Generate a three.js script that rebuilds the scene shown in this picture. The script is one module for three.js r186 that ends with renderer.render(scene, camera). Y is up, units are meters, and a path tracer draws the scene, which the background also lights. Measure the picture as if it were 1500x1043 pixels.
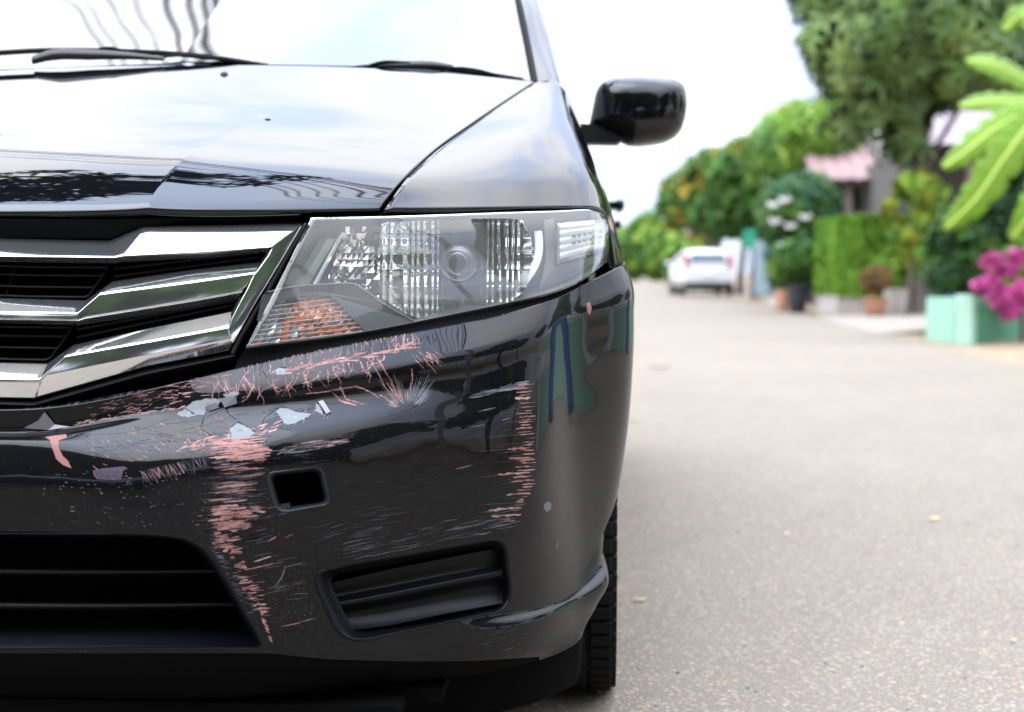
import * as THREE from 'three';
import { mergeGeometries, mergeVertices } from 'three/addons/utils/BufferGeometryUtils.js';
import { RoundedBoxGeometry } from 'three/addons/geometries/RoundedBoxGeometry.js';
import { createNoise2D, createNoise3D } from 'simplex-noise';

// ---------------------------------------------------------------- random and noise
function rng(seed) { let a = seed >>> 0; return () => { a = (a + 0x6d2b79f5) | 0; let t = Math.imul(a ^ (a >>> 15), 1 | a); t = (t + Math.imul(t ^ (t >>> 7), 61 | t)) ^ t; return ((t ^ (t >>> 14)) >>> 0) / 4294967296; }; }
const rnd = rng(11), R = (a, b, f = rnd) => a + (b - a) * f();
const n2 = createNoise2D(rng(5)), n3 = createNoise3D(rng(6));
const fbm = (x, y, o = 4) => { let s = 0, a = 0.5; for (let i = 0; i < o; i++) { s += a * n2(x, y); x = x * 2.03 + 7; y = y * 2.03 + 3; a *= 0.5; } return s; };
const fbm3 = (x, y, z, o = 4) => { let s = 0, a = 0.5; for (let i = 0; i < o; i++) { s += a * n3(x, y, z); x = x * 2.03 + 7; y = y * 2.03 + 3; z = z * 2.03 + 1; a *= 0.5; } return s; };
const clamp = (x, a, b) => Math.min(b, Math.max(a, x)), lerp = (a, b, t) => a + (b - a) * t;
const smooth = (a, b, x) => { const t = clamp((x - a) / (b - a), 0, 1); return t * t * (3 - 2 * t); };

// ---------------------------------------------------------------- camera (a 50 mm lens at headlamp height, aimed a little down and to the car)
const FPX = 2083, PW = 1500, PH = 1043;
const scene = new THREE.Scene();
const camera = new THREE.PerspectiveCamera(2 * Math.atan(PH / 2 / FPX) * 180 / Math.PI, PW / PH, 0.05, 900);
camera.position.set(0.82, 0.77, 1.75);
camera.rotation.order = 'YXZ';
camera.rotation.set(-Math.atan((521.5 - 395) / FPX), Math.atan((887 - 750) / FPX), 0);
camera.focus = 1.98;
camera.userData.fStop = 3.4;
camera.updateMatrixWorld();
scene.add(camera);

// ---------------------------------------------------------------- sky (bright thin overcast), veiled sun, exposure
const SUN = new THREE.Vector3(-0.62, 1.0, 0.30).normalize();
{
  const w = 1024, h = 512, data = new Float32Array(w * h * 4);
  for (let j = 0; j < h; j++) for (let i = 0; i < w; i++) {
    const el = ((j + 0.5) / h - 0.5) * Math.PI, az = ((i + 0.5) / w - 0.5) * 2 * Math.PI;
    const y = Math.sin(el), x = Math.cos(el) * Math.cos(az), z = Math.cos(el) * Math.sin(az);
    const up = Math.max(0, y);
    const g = 0.86 + 3.7 * Math.pow(up, 2.15);
    const k = 1 / (0.25 + up);
    const c = smooth(-0.28, 0.30, fbm3(x * k * 1.1, 2.0, z * k * 1.1, 5));
    const sd = Math.max(0, x * SUN.x + y * SUN.y + z * SUN.z);
    const glow = 1 + 0.35 * Math.pow(sd, 6);
    const b = g * glow, o = (j * w + i) * 4;
    data[o] = b * lerp(0.68, 1.03, c); data[o + 1] = b * lerp(0.80, 1.04, c); data[o + 2] = b * lerp(1.05, 1.09, c); data[o + 3] = 1;
  }
  const sky = new THREE.DataTexture(data, w, h, THREE.RGBAFormat, THREE.FloatType);
  sky.mapping = THREE.EquirectangularReflectionMapping; sky.magFilter = THREE.LinearFilter; sky.minFilter = THREE.LinearFilter; sky.needsUpdate = true;
  scene.background = sky; scene.environment = sky;
}
const sun = new THREE.DirectionalLight(new THREE.Color(1, 0.95, 0.87), 1.3);
sun.position.copy(SUN).multiplyScalar(60); sun.target.position.set(0, 0, -8);
sun.castShadow = true; sun.shadow.radius = 110; sun.shadow.mapSize.set(2048, 2048);
Object.assign(sun.shadow.camera, { left: -40, right: 40, top: 40, bottom: -40, near: 1, far: 160 });
scene.add(sun, sun.target);
const renderer = new THREE.WebGLRenderer({ antialias: true });
renderer.toneMapping = THREE.LinearToneMapping;
renderer.toneMappingExposure = 1.88;
renderer.shadowMap.enabled = true;

// ---------------------------------------------------------------- photo pixels <-> positions
const camInv = camera.matrixWorldInverse.clone();
function toPix(p) { const q = p.clone().applyMatrix4(camInv); return [PW / 2 + FPX * q.x / -q.z, PH / 2 - FPX * q.y / -q.z]; }
function N(px, py, z) {   // the point of that pixel's ray that lies in the plane of depth z
  const d = new THREE.Vector3((px - PW / 2) / FPX, (PH / 2 - py) / FPX, -1).transformDirection(camera.matrixWorld);
  return camera.position.clone().addScaledVector(d, (z - camera.position.z) / d.z);
}
function NX(x, z, py) {   // the point at that x and z whose height shows at row py
  const a = new THREE.Vector3(x, 0, z).applyMatrix4(camInv), b = new THREE.Vector3(x, 1, z).applyMatrix4(camInv).sub(a), k = (PH / 2 - py) / FPX;
  return new THREE.Vector3(x, (-k * a.z - a.y) / (b.y + k * b.z), z);
}
const G = (px, py, y = 0) => { const d = new THREE.Vector3((px - PW / 2) / FPX, (PH / 2 - py) / FPX, -1).transformDirection(camera.matrixWorld); return camera.position.clone().addScaledVector(d, (y - camera.position.y) / d.y); };
const node = (p) => (p.isVector3 ? p : p.length === 3 ? N(...p) : NX(p[0], p[1], p[2]));
const X = (x, z, py) => NX(x, z, py);

// ---------------------------------------------------------------- object helpers
const taken = new Map();
function numbered(name) { const k = taken.get(name) ?? 0; taken.set(name, k + 1); return k ? name + '_' + String(k).padStart(3, '0') : name; }
function tag(o, label, category, group, kind) { if (label) o.userData.label = label; if (category) o.userData.category = category; if (group) o.userData.group = group; if (kind) o.userData.kind = kind; return o; }
function thing(name, label, category, pos = [0, 0, 0], turn = 0, group) { const o = new THREE.Group(); o.name = numbered(name); o.position.set(...pos); o.rotation.y = turn; scene.add(o); return tag(o, label, category, group); }
function part(name, geo, mat, parent) { const m = new THREE.Mesh(Array.isArray(geo) ? mergeGeometries(geo.map((g) => plain(g))) : geo, mat); m.name = parent ? name : numbered(name); m.castShadow = m.receiveShadow = true; (parent ?? scene).add(m); return m; }
function plain(g) { const r = g.index ? g.toNonIndexed() : g.clone(); for (const k of Object.keys(r.attributes)) if (!['position', 'normal', 'uv'].includes(k)) r.deleteAttribute(k); if (!r.attributes.uv) r.setAttribute('uv', new THREE.BufferAttribute(new Float32Array(r.attributes.position.count * 2), 2)); return r; }
function structure(name, geo, mat, label, category) { return tag(part(name, geo, mat), label, category, null, 'structure'); }
const C = (hex) => new THREE.Color(hex), L = (r, g, b) => new THREE.Color().setRGB(r, g, b);
const std = (color, roughness = 0.6, o = {}) => new THREE.MeshStandardMaterial({ color, roughness, side: THREE.DoubleSide, ...o });
const phys = (color, roughness = 0.5, o = {}) => new THREE.MeshPhysicalMaterial({ color, roughness, side: THREE.DoubleSide, ...o });
const box = (w, h, d, x = 0, y = 0, z = 0, r = 0) => (r ? new RoundedBoxGeometry(w, h, d, 2, r) : new THREE.BoxGeometry(w, h, d)).translate(x, y, z);
const cyl = (r0, r1, h, x, y, z, n = 16) => new THREE.CylinderGeometry(r0, r1, h, n).translate(x, y + h / 2, z);
function bar(a, b, ra, rb = ra, n = 8) { const d = b.clone().sub(a), g = new THREE.CylinderGeometry(rb, ra, d.length(), n); g.applyQuaternion(new THREE.Quaternion().setFromUnitVectors(new THREE.Vector3(0, 1, 0), d.clone().normalize())); return g.translate((a.x + b.x) / 2, (a.y + b.y) / 2, (a.z + b.z) / 2); }
function tube(pts, r, n = 40, m = 8) { return new THREE.TubeGeometry(new THREE.CatmullRomCurve3(pts), n, r, m); }

// ---------------------------------------------------------------- surfaces: control nets, grids, cuts
function natural(knots) {   // weights of an interpolating C2 spline
  const n = knots.length, M = [];
  for (let k = 0; k < n; k++) {
    const y = knots.map((_, i) => (i === k ? 1 : 0)), a = new Array(n).fill(0), b = new Array(n).fill(1), c = new Array(n).fill(0), d = new Array(n).fill(0);
    for (let i = 1; i < n - 1; i++) { const h0 = knots[i] - knots[i - 1], h1 = knots[i + 1] - knots[i]; a[i] = h0; b[i] = 2 * (h0 + h1); c[i] = h1; d[i] = 6 * ((y[i + 1] - y[i]) / h1 - (y[i] - y[i - 1]) / h0); }
    for (let i = 1; i < n; i++) { const w = a[i] / b[i - 1]; b[i] -= w * c[i - 1]; d[i] -= w * d[i - 1]; }
    const m = new Array(n).fill(0); for (let i = n - 2; i > 0; i--) m[i] = (d[i] - c[i] * m[i + 1]) / b[i];
    M.push({ y, m });
  }
  return (t) => { let i = 0; while (i < n - 2 && t > knots[i + 1]) i++; const h = knots[i + 1] - knots[i], A = (knots[i + 1] - t) / h, B = (t - knots[i]) / h; return M.map(({ y, m }) => A * y[i] + B * y[i + 1] + ((A * A * A - A) * m[i] + (B * B * B - B) * m[i + 1]) * h * h / 6); };
}
function hermite(knots) {   // weights of a C1 spline with local tangents: keeps tight bends where they are
  const n = knots.length, T = [];
  for (let i = 0; i < n; i++) { const w = new Array(n).fill(0); if (i === 0) { const h = knots[1] - knots[0]; w[0] = -1 / h; w[1] = 1 / h; } else if (i === n - 1) { const h = knots[i] - knots[i - 1]; w[i - 1] = -1 / h; w[i] = 1 / h; } else { const h0 = knots[i] - knots[i - 1], h1 = knots[i + 1] - knots[i]; w[i - 1] = -h1 / (h0 * (h0 + h1)); w[i + 1] = h0 / (h1 * (h0 + h1)); w[i] = h1 / (h0 * (h0 + h1)) - h0 / (h1 * (h0 + h1)); } T.push(w); }
  return (t) => { let i = 0; while (i < n - 2 && t > knots[i + 1]) i++; const h = knots[i + 1] - knots[i], s = (t - knots[i]) / h, s2 = s * s, s3 = s2 * s, w = new Array(n).fill(0); w[i] += 2 * s3 - 3 * s2 + 1; w[i + 1] += -2 * s3 + 3 * s2; for (let k = 0; k < n; k++) w[k] += h * ((s3 - 2 * s2 + s) * T[i][k] + (s3 - s2) * T[i + 1][k]); return w; };
}
function net(rows, opt = {}) {
  const P = rows.map((r) => r.map(node)), nr = P.length, nc = P[0].length;
  const ku = [0], kv = [0];
  for (let c = 1; c < nc; c++) { let s = 0; for (let r = 0; r < nr; r++) s += P[r][c].distanceTo(P[r][c - 1]); ku.push(ku[c - 1] + s / nr); }
  for (let r = 1; r < nr; r++) { let s = 0; for (let c = 0; c < nc; c++) s += P[r][c].distanceTo(P[r - 1][c]); kv.push(kv[r - 1] + s / nc); }
  const U = ku.map((k) => k / ku[nc - 1]), Vv = kv.map((k) => k / kv[nr - 1]);
  const wu = (opt.hermiteU ? hermite : natural)(U), wv = (opt.naturalV ? natural : hermite)(Vv);
  const S = (u, v) => { const a = wu(u), b = wv(v); let x = 0, y = 0, z = 0; for (let r = 0; r < nr; r++) for (let c = 0; c < nc; c++) { const w = a[c] * b[r], p = P[r][c]; x += w * p.x; y += w * p.y; z += w * p.z; } const q = new THREE.Vector3(x, y, z); return opt.bend ? opt.bend(q, u, v) : q; };
  S.fast = (nu, nv) => { const A = [], B = []; for (let i = 0; i <= nu; i++) A.push(wu(i / nu)); for (let j = 0; j <= nv; j++) B.push(wv(j / nv)); return (i, j) => { const a = A[i], b = B[j]; let x = 0, y = 0, z = 0; for (let r = 0; r < nr; r++) for (let c = 0; c < nc; c++) { const w = a[c] * b[r], p = P[r][c]; x += w * p.x; y += w * p.y; z += w * p.z; } const q = new THREE.Vector3(x, y, z); return opt.bend ? opt.bend(q, i / nu, j / nv) : q; }; };
  S.U = U; S.V = Vv;
  return S;
}
// A grid over S; keep(p, u, v) > 0 is what stays (triangles are cut along keep = 0); skirt turns the chosen borders inwards.
function surface(S, nu, nv, { keep, skirt, skirtDepth = 0.012, mirror, offset = 0 } = {}) {
  const at = S.fast ? S.fast(nu, nv) : (i, j) => S(i / nu, j / nv);
  const pos = [], uv = [], idx = [], val = [], id = (i, j) => j * (nu + 1) + i;
  for (let j = 0; j <= nv; j++) for (let i = 0; i <= nu; i++) { const p = at(i, j); pos.push(p.x, p.y, p.z); uv.push(i / nu, j / nv); val.push(keep ? keep(p, i / nu, j / nv) : 1); }
  const cut = new Map();
  const mid = (a, b) => {
    const k = a < b ? a * 1e7 + b : b * 1e7 + a; if (cut.has(k)) return cut.get(k);
    const t = val[a] / (val[a] - val[b]), n = pos.length / 3;
    for (let c = 0; c < 3; c++) pos.push(lerp(pos[a * 3 + c], pos[b * 3 + c], t)); uv.push(lerp(uv[a * 2], uv[b * 2], t), lerp(uv[a * 2 + 1], uv[b * 2 + 1], t)); cut.set(k, n); return n;
  };
  const tri = (a, b, c) => {
    const q = [a, b, c], out = [];
    for (let k = 0; k < 3; k++) { const m = q[k], n = q[(k + 1) % 3]; if (val[m] > 0) out.push(m); if ((val[m] > 0) !== (val[n] > 0)) out.push(mid(m, n)); }
    for (let k = 1; k + 1 < out.length; k++) idx.push(out[0], out[k], out[k + 1]);
  };
  for (let j = 0; j < nv; j++) for (let i = 0; i < nu; i++) { const a = id(i, j), b = id(i + 1, j), c = id(i + 1, j + 1), d = id(i, j + 1); tri(a, d, b); tri(b, d, c); }
  let g = new THREE.BufferGeometry();
  g.setAttribute('position', new THREE.Float32BufferAttribute(pos, 3)); g.setAttribute('uv', new THREE.Float32BufferAttribute(uv, 2)); g.setIndex(idx); g.computeVertexNormals();
  if (offset) { const n = g.attributes.normal, p = g.attributes.position; for (let k = 0; k < p.count; k++) p.setXYZ(k, p.getX(k) + n.getX(k) * offset, p.getY(k) + n.getY(k) * offset, p.getZ(k) + n.getZ(k) * offset); }
  if (skirt) {
    const n = g.attributes.normal, p = g.attributes.position, P2 = [...p.array], N2 = [...n.array], U2 = [...g.attributes.uv.array], I2 = [...g.index.array];
    const edges = { top: [...Array(nu + 1).keys()].map((i) => id(i, 0)), bottom: [...Array(nu + 1).keys()].map((i) => id(i, nv)).reverse(), left: [...Array(nv + 1).keys()].map((j) => id(0, j)).reverse(), right: [...Array(nv + 1).keys()].map((j) => id(nu, j)) };
    for (const e of skirt) { let last = null; for (const v of edges[e]) { if (val[v] <= 0) { last = null; continue; } const k = P2.length / 3; for (let c = 0; c < 3; c++) { P2.push(p.array[v * 3 + c] - n.array[v * 3 + c] * skirtDepth); N2.push(n.array[v * 3 + c]); } U2.push(U2[v * 2], U2[v * 2 + 1]); if (last) I2.push(last[0], v, k, last[0], k, last[1]); last = [v, k]; } }
    g = new THREE.BufferGeometry(); g.setAttribute('position', new THREE.Float32BufferAttribute(P2, 3)); g.setAttribute('uv', new THREE.Float32BufferAttribute(U2, 2)); g.setIndex(I2); g.computeVertexNormals();
  }
  return mirror ? mergeGeometries([g, flip(g, mirror === 'plain')]) : g;
}
function flip(g, plainUv) { const r = g.clone(), p = r.attributes.position; for (let i = 0; i < p.count; i++) p.setX(i, -p.getX(i)); if (r.index) { const a = r.index.array; for (let i = 0; i < a.length; i += 3) { const t = a[i]; a[i] = a[i + 1]; a[i + 1] = t; } } else { for (const k of Object.keys(r.attributes)) { const A = r.attributes[k], s = A.itemSize, v = A.array; for (let i = 0; i < A.count; i += 3) for (let c = 0; c < s; c++) { const t = v[i * s + c]; v[i * s + c] = v[(i + 1) * s + c]; v[(i + 1) * s + c] = t; } } } if (plainUv) for (let i = 0; i < r.attributes.uv.count; i++) r.attributes.uv.setXY(i, 0.0005, 0.9995); if (r.attributes.normal) { if (r.index) r.computeVertexNormals(); else { const n = r.attributes.normal; for (let i = 0; i < n.count; i++) n.setX(i, -n.getX(i)); } } return r; }
const both = (g) => { const a = plain(g); if (!a.attributes.normal) a.computeVertexNormals(); return mergeGeometries([a, flip(a)]); };
// signed distance to a closed outline given in photo pixels, positive inside
function inside(poly) { return (x, y) => { let d = Infinity, s = false; for (let i = 0, j = poly.length - 1; i < poly.length; j = i++) { const [ax, ay] = poly[j], [bx, by] = poly[i], ex = bx - ax, ey = by - ay, t = clamp(((x - ax) * ex + (y - ay) * ey) / (ex * ex + ey * ey), 0, 1); d = Math.min(d, (x - ax - t * ex) ** 2 + (y - ay - t * ey) ** 2); if ((ay > y) !== (by > y) && x < ex * (y - ay) / ey + ax) s = !s; } return (s ? 1 : -1) * Math.sqrt(d); }; }
function rounded(pts, n = 8) { const out = [], m = pts.length; for (let i = 0; i < m; i++) { const [x, y, r = 10] = pts[i], [ax, ay] = pts[(i + m - 1) % m], [bx, by] = pts[(i + 1) % m]; const la = Math.hypot(ax - x, ay - y), lb = Math.hypot(bx - x, by - y), ka = Math.min(r / la, 0.49), kb = Math.min(r / lb, 0.49); const p0 = [lerp(x, ax, ka), lerp(y, ay, ka)], p1 = [lerp(x, bx, kb), lerp(y, by, kb)]; for (let k = 0; k <= n; k++) { const t = k / n, q = 1 - t; out.push([q * q * p0[0] + 2 * q * t * x + t * t * p1[0], q * q * p0[1] + 2 * q * t * y + t * t * p1[1]]); } } return out; }
// strips through lists of points: rings[k][i]
function skin(rings, closed = false, flat = false) {
  const pos = [], idx = [], uv = [], n = rings[0].length, m = closed ? n + 1 : n;
  rings.forEach((r, k) => { for (let i = 0; i < m; i++) { const p = r[i % n]; pos.push(p.x, p.y, p.z); uv.push(i / (m - 1), k / (rings.length - 1)); } });
  for (let k = 0; k + 1 < rings.length; k++) for (let i = 0; i + 1 < m; i++) { const a = k * m + i, b = a + 1, c = a + m, d = c + 1; idx.push(a, c, b, b, c, d); }
  let g = new THREE.BufferGeometry(); g.setAttribute('position', new THREE.Float32BufferAttribute(pos, 3)); g.setAttribute('uv', new THREE.Float32BufferAttribute(uv, 2)); g.setIndex(idx);
  if (flat) g = g.toNonIndexed(); g.computeVertexNormals(); return g;
}
const curve = (pts, n) => new THREE.CatmullRomCurve3(pts.map(node), false, 'centripetal').getPoints(n);
// a solid plate: outline in pixels, its depth given by zf(px, py), thick metres deep
function plate(outline, zf, thick, mid = null) {
  const tri = THREE.ShapeUtils.triangulateShape(outline.map(([x, y]) => new THREE.Vector2(x, -y)), []);
  const f = outline.map(([x, y]) => N(x, y, zf(x, y))), b = f.map((p) => p.clone().add(new THREE.Vector3(0, 0, -thick)));
  const pos = []; const put = (...q) => q.forEach((p) => pos.push(p.x, p.y, p.z));
  const area = THREE.ShapeUtils.area(outline.map(([x, y]) => new THREE.Vector2(x, -y)));
  for (const [i, j, k] of tri) { put(f[i], f[j], f[k]); put(b[k], b[j], b[i]); }
  for (let i = 0; i < f.length; i++) { const j = (i + 1) % f.length; if (area > 0) { put(f[i], b[i], f[j]); put(f[j], b[i], b[j]); } else { put(f[i], f[j], b[i]); put(f[j], b[j], b[i]); } }
  const g = new THREE.BufferGeometry(); g.setAttribute('position', new THREE.Float32BufferAttribute(pos, 3)); g.computeVertexNormals(); return plain(g);
}

// ================================================================ THE BLACK CAR
const car = thing('parked_car', 'glossy black sedan with scraped and cracked front bumper, parked on the road', 'car');
const M = {
  paint: phys(L(0.0025, 0.0026, 0.004), 0.4, { clearcoat: 1, clearcoatRoughness: 0.012, specularIntensity: 0 }),
  chrome: std(L(0.80, 0.82, 0.83), 0.08, { metalness: 0.965 }),
  brightMetal: std(L(0.88, 0.89, 0.9), 0.12, { metalness: 1 }),
  plastic: phys(L(0.006, 0.0062, 0.007), 0.4, { specularIntensity: 0.45 }),
  dark: phys(L(0.002, 0.002, 0.002), 0.9, { specularIntensity: 0.1 }),
  satin: phys(L(0.003, 0.0036, 0.005), 0.36, { specularIntensity: 0.3 }),
  rubber: phys(L(0.008, 0.008, 0.008), 0.75, { specularIntensity: 0.25 }),
  tint: phys(L(0.10, 0.12, 0.13), 0.0, { transmission: 1, ior: 1.9, thickness: 0 }),
  lens: phys(L(0.97, 0.975, 0.97), 0.02, { transmission: 0.96, ior: 1.5, thickness: 0 }),
  bezel: phys(L(0.022, 0.024, 0.025), 0.4, { specularIntensity: 0.6 }),
  lampGrey: phys(L(0.075, 0.078, 0.08), 0.3, { specularIntensity: 0.8 }),
  alloy: std(L(0.5, 0.5, 0.52), 0.3, { metalness: 0.9 }),
  red: std(L(0.4, 0.01, 0.01), 0.2),
};

// ---------------- bonnet
const shut = [[556, 308, -0.2], [562, 298, -0.209], [572, 285, -0.226], [588, 266, -0.255], [632, 224, -0.412], [700, 175, -0.66], [783, 120, -0.95]].map(node);
const mid0 = [[-0.11, 313], [-0.121, 301], [-0.144, 282], [-0.190, 251], [-0.36, 198], [-0.64, 148], [-0.94, 96]].map(([z, py]) => NX(0, z, py));
const bonnetRows = shut.map((s, r) => [0, 0.2, 0.4, 0.6, 0.8, 1].map((f) => new THREE.Vector3(s.x * f, lerp(mid0[r].y, s.y, f ** 2.4), lerp(mid0[r].z, s.z, f ** 2.2)))).reverse();
const creaseA = N(215, 311, -0.122), creaseB = N(392, 178, -0.53), creaseDir = new THREE.Vector2(creaseB.x - creaseA.x, creaseB.z - creaseA.z), creaseLen = creaseDir.length(); creaseDir.normalize();
const bonnetNet = net(bonnetRows, { bend: (p) => {
  const dx = p.x - creaseA.x, dz = p.z - creaseA.z, t = (dx * creaseDir.x + dz * creaseDir.y) / creaseLen, d = dx * -creaseDir.y + dz * creaseDir.x;
  const k = 1 - smooth(0.15, 1.25, t);
  p.y += k * (0.0042 * Math.exp(-Math.abs(d) / 0.045)) + 0.00005 * n3(p.x * 9, 1, p.z * 9) ;
  return p;
} });
part('bonnet', surface(bonnetNet, 150, 130, { skirt: ['bottom', 'right'], skirtDepth: 0.011, mirror: true }), M.paint, car);
part('bonnet_frame', surface(bonnetNet, 30, 24, { offset: -0.022, mirror: true }), M.dark, car);
{ // washer nozzle
  const g = new THREE.SphereGeometry(0.009, 14, 10); g.scale(1, 1.15, 1.3); const p = N(329, 113, -0.86); g.translate(p.x, p.y, p.z); part('washer_nozzle', g, M.plastic, car);
}
// ---------------- front wings
const wingRows = [
  [shut[6], [812, 122, -1.0], [830, 136, -1.06], [845, 166, -1.12], [858, 214, -1.18], [876, 292, -1.2], X(0.856, -1.2, 395)],
  [shut[5], [783, 165, -0.73], [825, 169, -0.82], [849, 190, -0.9], [868, 234, -0.98], [886, 302, -1.0], X(0.856, -1.02, 395)],
  [shut[4], [752, 212, -0.5], [817, 213, -0.6], [857, 225, -0.7], [881, 262, -0.79], [897, 318, -0.82], X(0.855, -0.84, 395)],
  [shut[3], [726, 262, -0.35], [812, 258, -0.46], [863, 264, -0.57], [888, 292, -0.66], [902, 338, -0.69], X(0.854, -0.72, 395)],
  [[559, 307, -0.2], [700, 306, -0.27], [800, 305, -0.375], [858, 304, -0.48], [886, 313, -0.568], [894.5, 345, -0.578], X(0.836, -0.575, 392)],
];
const shiftIn = (p) => p.clone().add(new THREE.Vector3(0.0042, 0, 0));
const wingNet = net(wingRows.map((r) => r.map((p, i) => (i ? node(p) : shiftIn(node(p))))));
const wingGeo = surface(wingNet, 70, 70, { skirt: ['bottom', 'left'], skirtDepth: 0.011 });
part('front_wing', wingGeo, M.paint, car); part('front_wing', flip(wingGeo), M.paint, car);
{ const g = surface(wingNet, 16, 16, { offset: -0.022 }); part('wing_liner', g, M.dark, car); part('wing_liner', flip(g), M.dark, car); }

// ---------------- sides, doors, roof, rear (mostly hidden behind the nose)
const wheelZ = [-0.87, -3.42], axle = 0.3;
const sideProfile = [[0.775, 0.8555], [0.66, 0.856], [0.52, 0.851], [0.36, 0.835], [0.21, 0.80]];
const sideZ = [-0.66, -1.2, -2.2, -3.2, -3.9, -4.25], sideNarrow = [0, 0, 0, 0.004, 0.03, 0.1];
const sideNet = net(sideProfile.map(([y, x]) => sideZ.map((z, i) => new THREE.Vector3(x - sideNarrow[i] - (i === 0 ? 0.006 * smooth(0.6, 0.3, y) : 0), y, z))));
const sideGeo = surface(sideNet, 140, 40, { keep: (p) => Math.min(...wheelZ.map((z) => Math.hypot(p.y - axle, p.z - z) - 0.325)) });
part('body_side', sideGeo, M.paint, car); part('body_side', flip(sideGeo), M.paint, car);
const upProfile = [[1.04, 0.775], [0.95, 0.80], [0.87, 0.832], [0.775, 0.8555]];
const upZ = [-1.2, -2.2, -3.2, -3.9, -4.25];
const doorsNet = net(upProfile.map(([y, x]) => upZ.map((z, i) => new THREE.Vector3(x - sideNarrow[i + 1], y, z))));
for (const [a, b] of [[0, 0.31], [0.313, 0.62], [0.623, 1]]) {
  const g = surface((u, v) => doorsNet(lerp(a, b, u), v), 30, 20, { skirt: ['left', 'right'] });
  for (const q of [g, flip(g)]) part(b === 1 ? 'rear_wing' : 'door', q, M.paint, car);
}
const roofPts = [[[0, 1.545, -1.62], [0.3, 1.54, -1.64], [0.5, 1.525, -1.68], [0.575, 1.5, -1.72]], [[0, 1.575, -2.2], [0.3, 1.57, -2.2], [0.52, 1.55, -2.2], [0.6, 1.515, -2.2]], [[0, 1.55, -2.9], [0.3, 1.545, -2.9], [0.5, 1.525, -2.9], [0.585, 1.49, -2.88]], [[0, 1.49, -3.2], [0.3, 1.485, -3.2], [0.48, 1.465, -3.18], [0.56, 1.43, -3.14]]].map((r) => r.map((p) => new THREE.Vector3(...p)));
part('roof', surface(net([...roofPts].reverse()), 20, 30, { mirror: true }), M.paint, car);
const rearPts = [[[0, 1.49, -3.2], [0.48, 1.465, -3.18], [0.56, 1.43, -3.14]], [[0, 1.14, -3.75], [0.6, 1.12, -3.72], [0.71, 1.06, -3.6]]].map((r) => r.map((p) => new THREE.Vector3(...p)));
part('rear_window', surface(net(rearPts), 10, 10, { mirror: true }), M.tint, car);
const bootPts = [[[0, 1.14, -3.75], [0.6, 1.12, -3.72], [0.77, 1.04, -3.6]], [[0, 1.14, -4.2], [0.6, 1.1, -4.18], [0.74, 1.04, -4.1]], [[0, 0.85, -4.35], [0.6, 0.85, -4.3], [0.755, 0.85, -4.2]], [[0, 0.25, -4.36], [0.6, 0.25, -4.31], [0.75, 0.25, -4.2]]].map((r) => r.map((p) => new THREE.Vector3(...p)));
part('boot', surface(net(bootPts), 14, 30, { mirror: true }), M.paint, car);
// windscreen and its pillars
const glassRows = [
  [new THREE.Vector3(0, 1.545, -1.60), new THREE.Vector3(0.3, 1.538, -1.62), new THREE.Vector3(0.5, 1.52, -1.66), new THREE.Vector3(0.572, 1.5, -1.69)],
  [X(0, -1.27, 0), X(0.32, -1.28, 0), X(0.53, -1.315, 0), N(757, 0, -1.37)],
  [X(0, -1.10, 50), X(0.34, -1.115, 52), X(0.57, -1.16, 56), N(770, 60, -1.2)],
  [X(0, -0.965, 92), X(0.36, -0.985, 97), X(0.6, -1.02, 108), N(781, 120, -1.05)],
];
part('windscreen', surface(net(glassRows), 40, 40, { mirror: true }), M.tint, car);
const pillarRows = [
  [new THREE.Vector3(0.574, 1.5, -1.685), new THREE.Vector3(0.592, 1.5, -1.72), new THREE.Vector3(0.61, 1.485, -1.80), new THREE.Vector3(0.612, 1.47, -1.9)],
  [N(759, 0, -1.367), N(772, 0, -1.385), N(786, 0, -1.46), N(789, 0, -1.56)],
  [N(772, 60, -1.197), N(789, 62, -1.22), N(806, 66, -1.3), N(811, 70, -1.42)],
  [N(784, 122, -1.045), N(806, 117, -1.07), N(826, 134, -1.15), N(834, 150, -1.26)],
];
const pillarGeo = surface(net(pillarRows), 16, 40, {});
part('pillar', pillarGeo, M.paint, car); part('pillar', flip(pillarGeo), M.paint, car);
{ const a = curve([pillarRows[0][0], pillarRows[1][0], pillarRows[2][0], pillarRows[3][0]], 24); const g = new THREE.TubeGeometry(new THREE.CatmullRomCurve3(a), 30, 0.0065, 8); part('windscreen_seal', g, M.rubber, car); part('windscreen_seal', flip(g), M.rubber, car); }
// side glass, cowl, dashboard
const sideGlass = net([[[0.61, 1.485, -1.8], [0.615, 1.50, -2.3], [0.6, 1.475, -2.9], [0.575, 1.42, -3.15]], [[0.775, 1.04, -1.22], [0.778, 1.045, -2.2], [0.77, 1.045, -3.0], [0.74, 1.045, -3.6]]].map((r) => r.map((p) => new THREE.Vector3(...p))));
const sg = surface(sideGlass, 20, 8, {}); part('side_window', sg, M.tint, car); part('side_window', flip(sg), M.tint, car);
part('cowl', skin([curve([X(0, -0.90, 112), X(0.36, -0.915, 116), X(0.62, -0.96, 128)], 20), curve([X(0, -1.02, 98), X(0.36, -1.04, 104), X(0.64, -1.08, 122)], 20)].map((r) => [...r.slice().reverse().map((p) => new THREE.Vector3(-p.x, p.y, p.z)), ...r.slice(1)])), M.plastic, car);
part('dashboard', box(1.3, 0.3, 0.5, 0, 0.93, -1.42, 0.05), std(L(0.02, 0.02, 0.02), 0.9), car);
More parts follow.
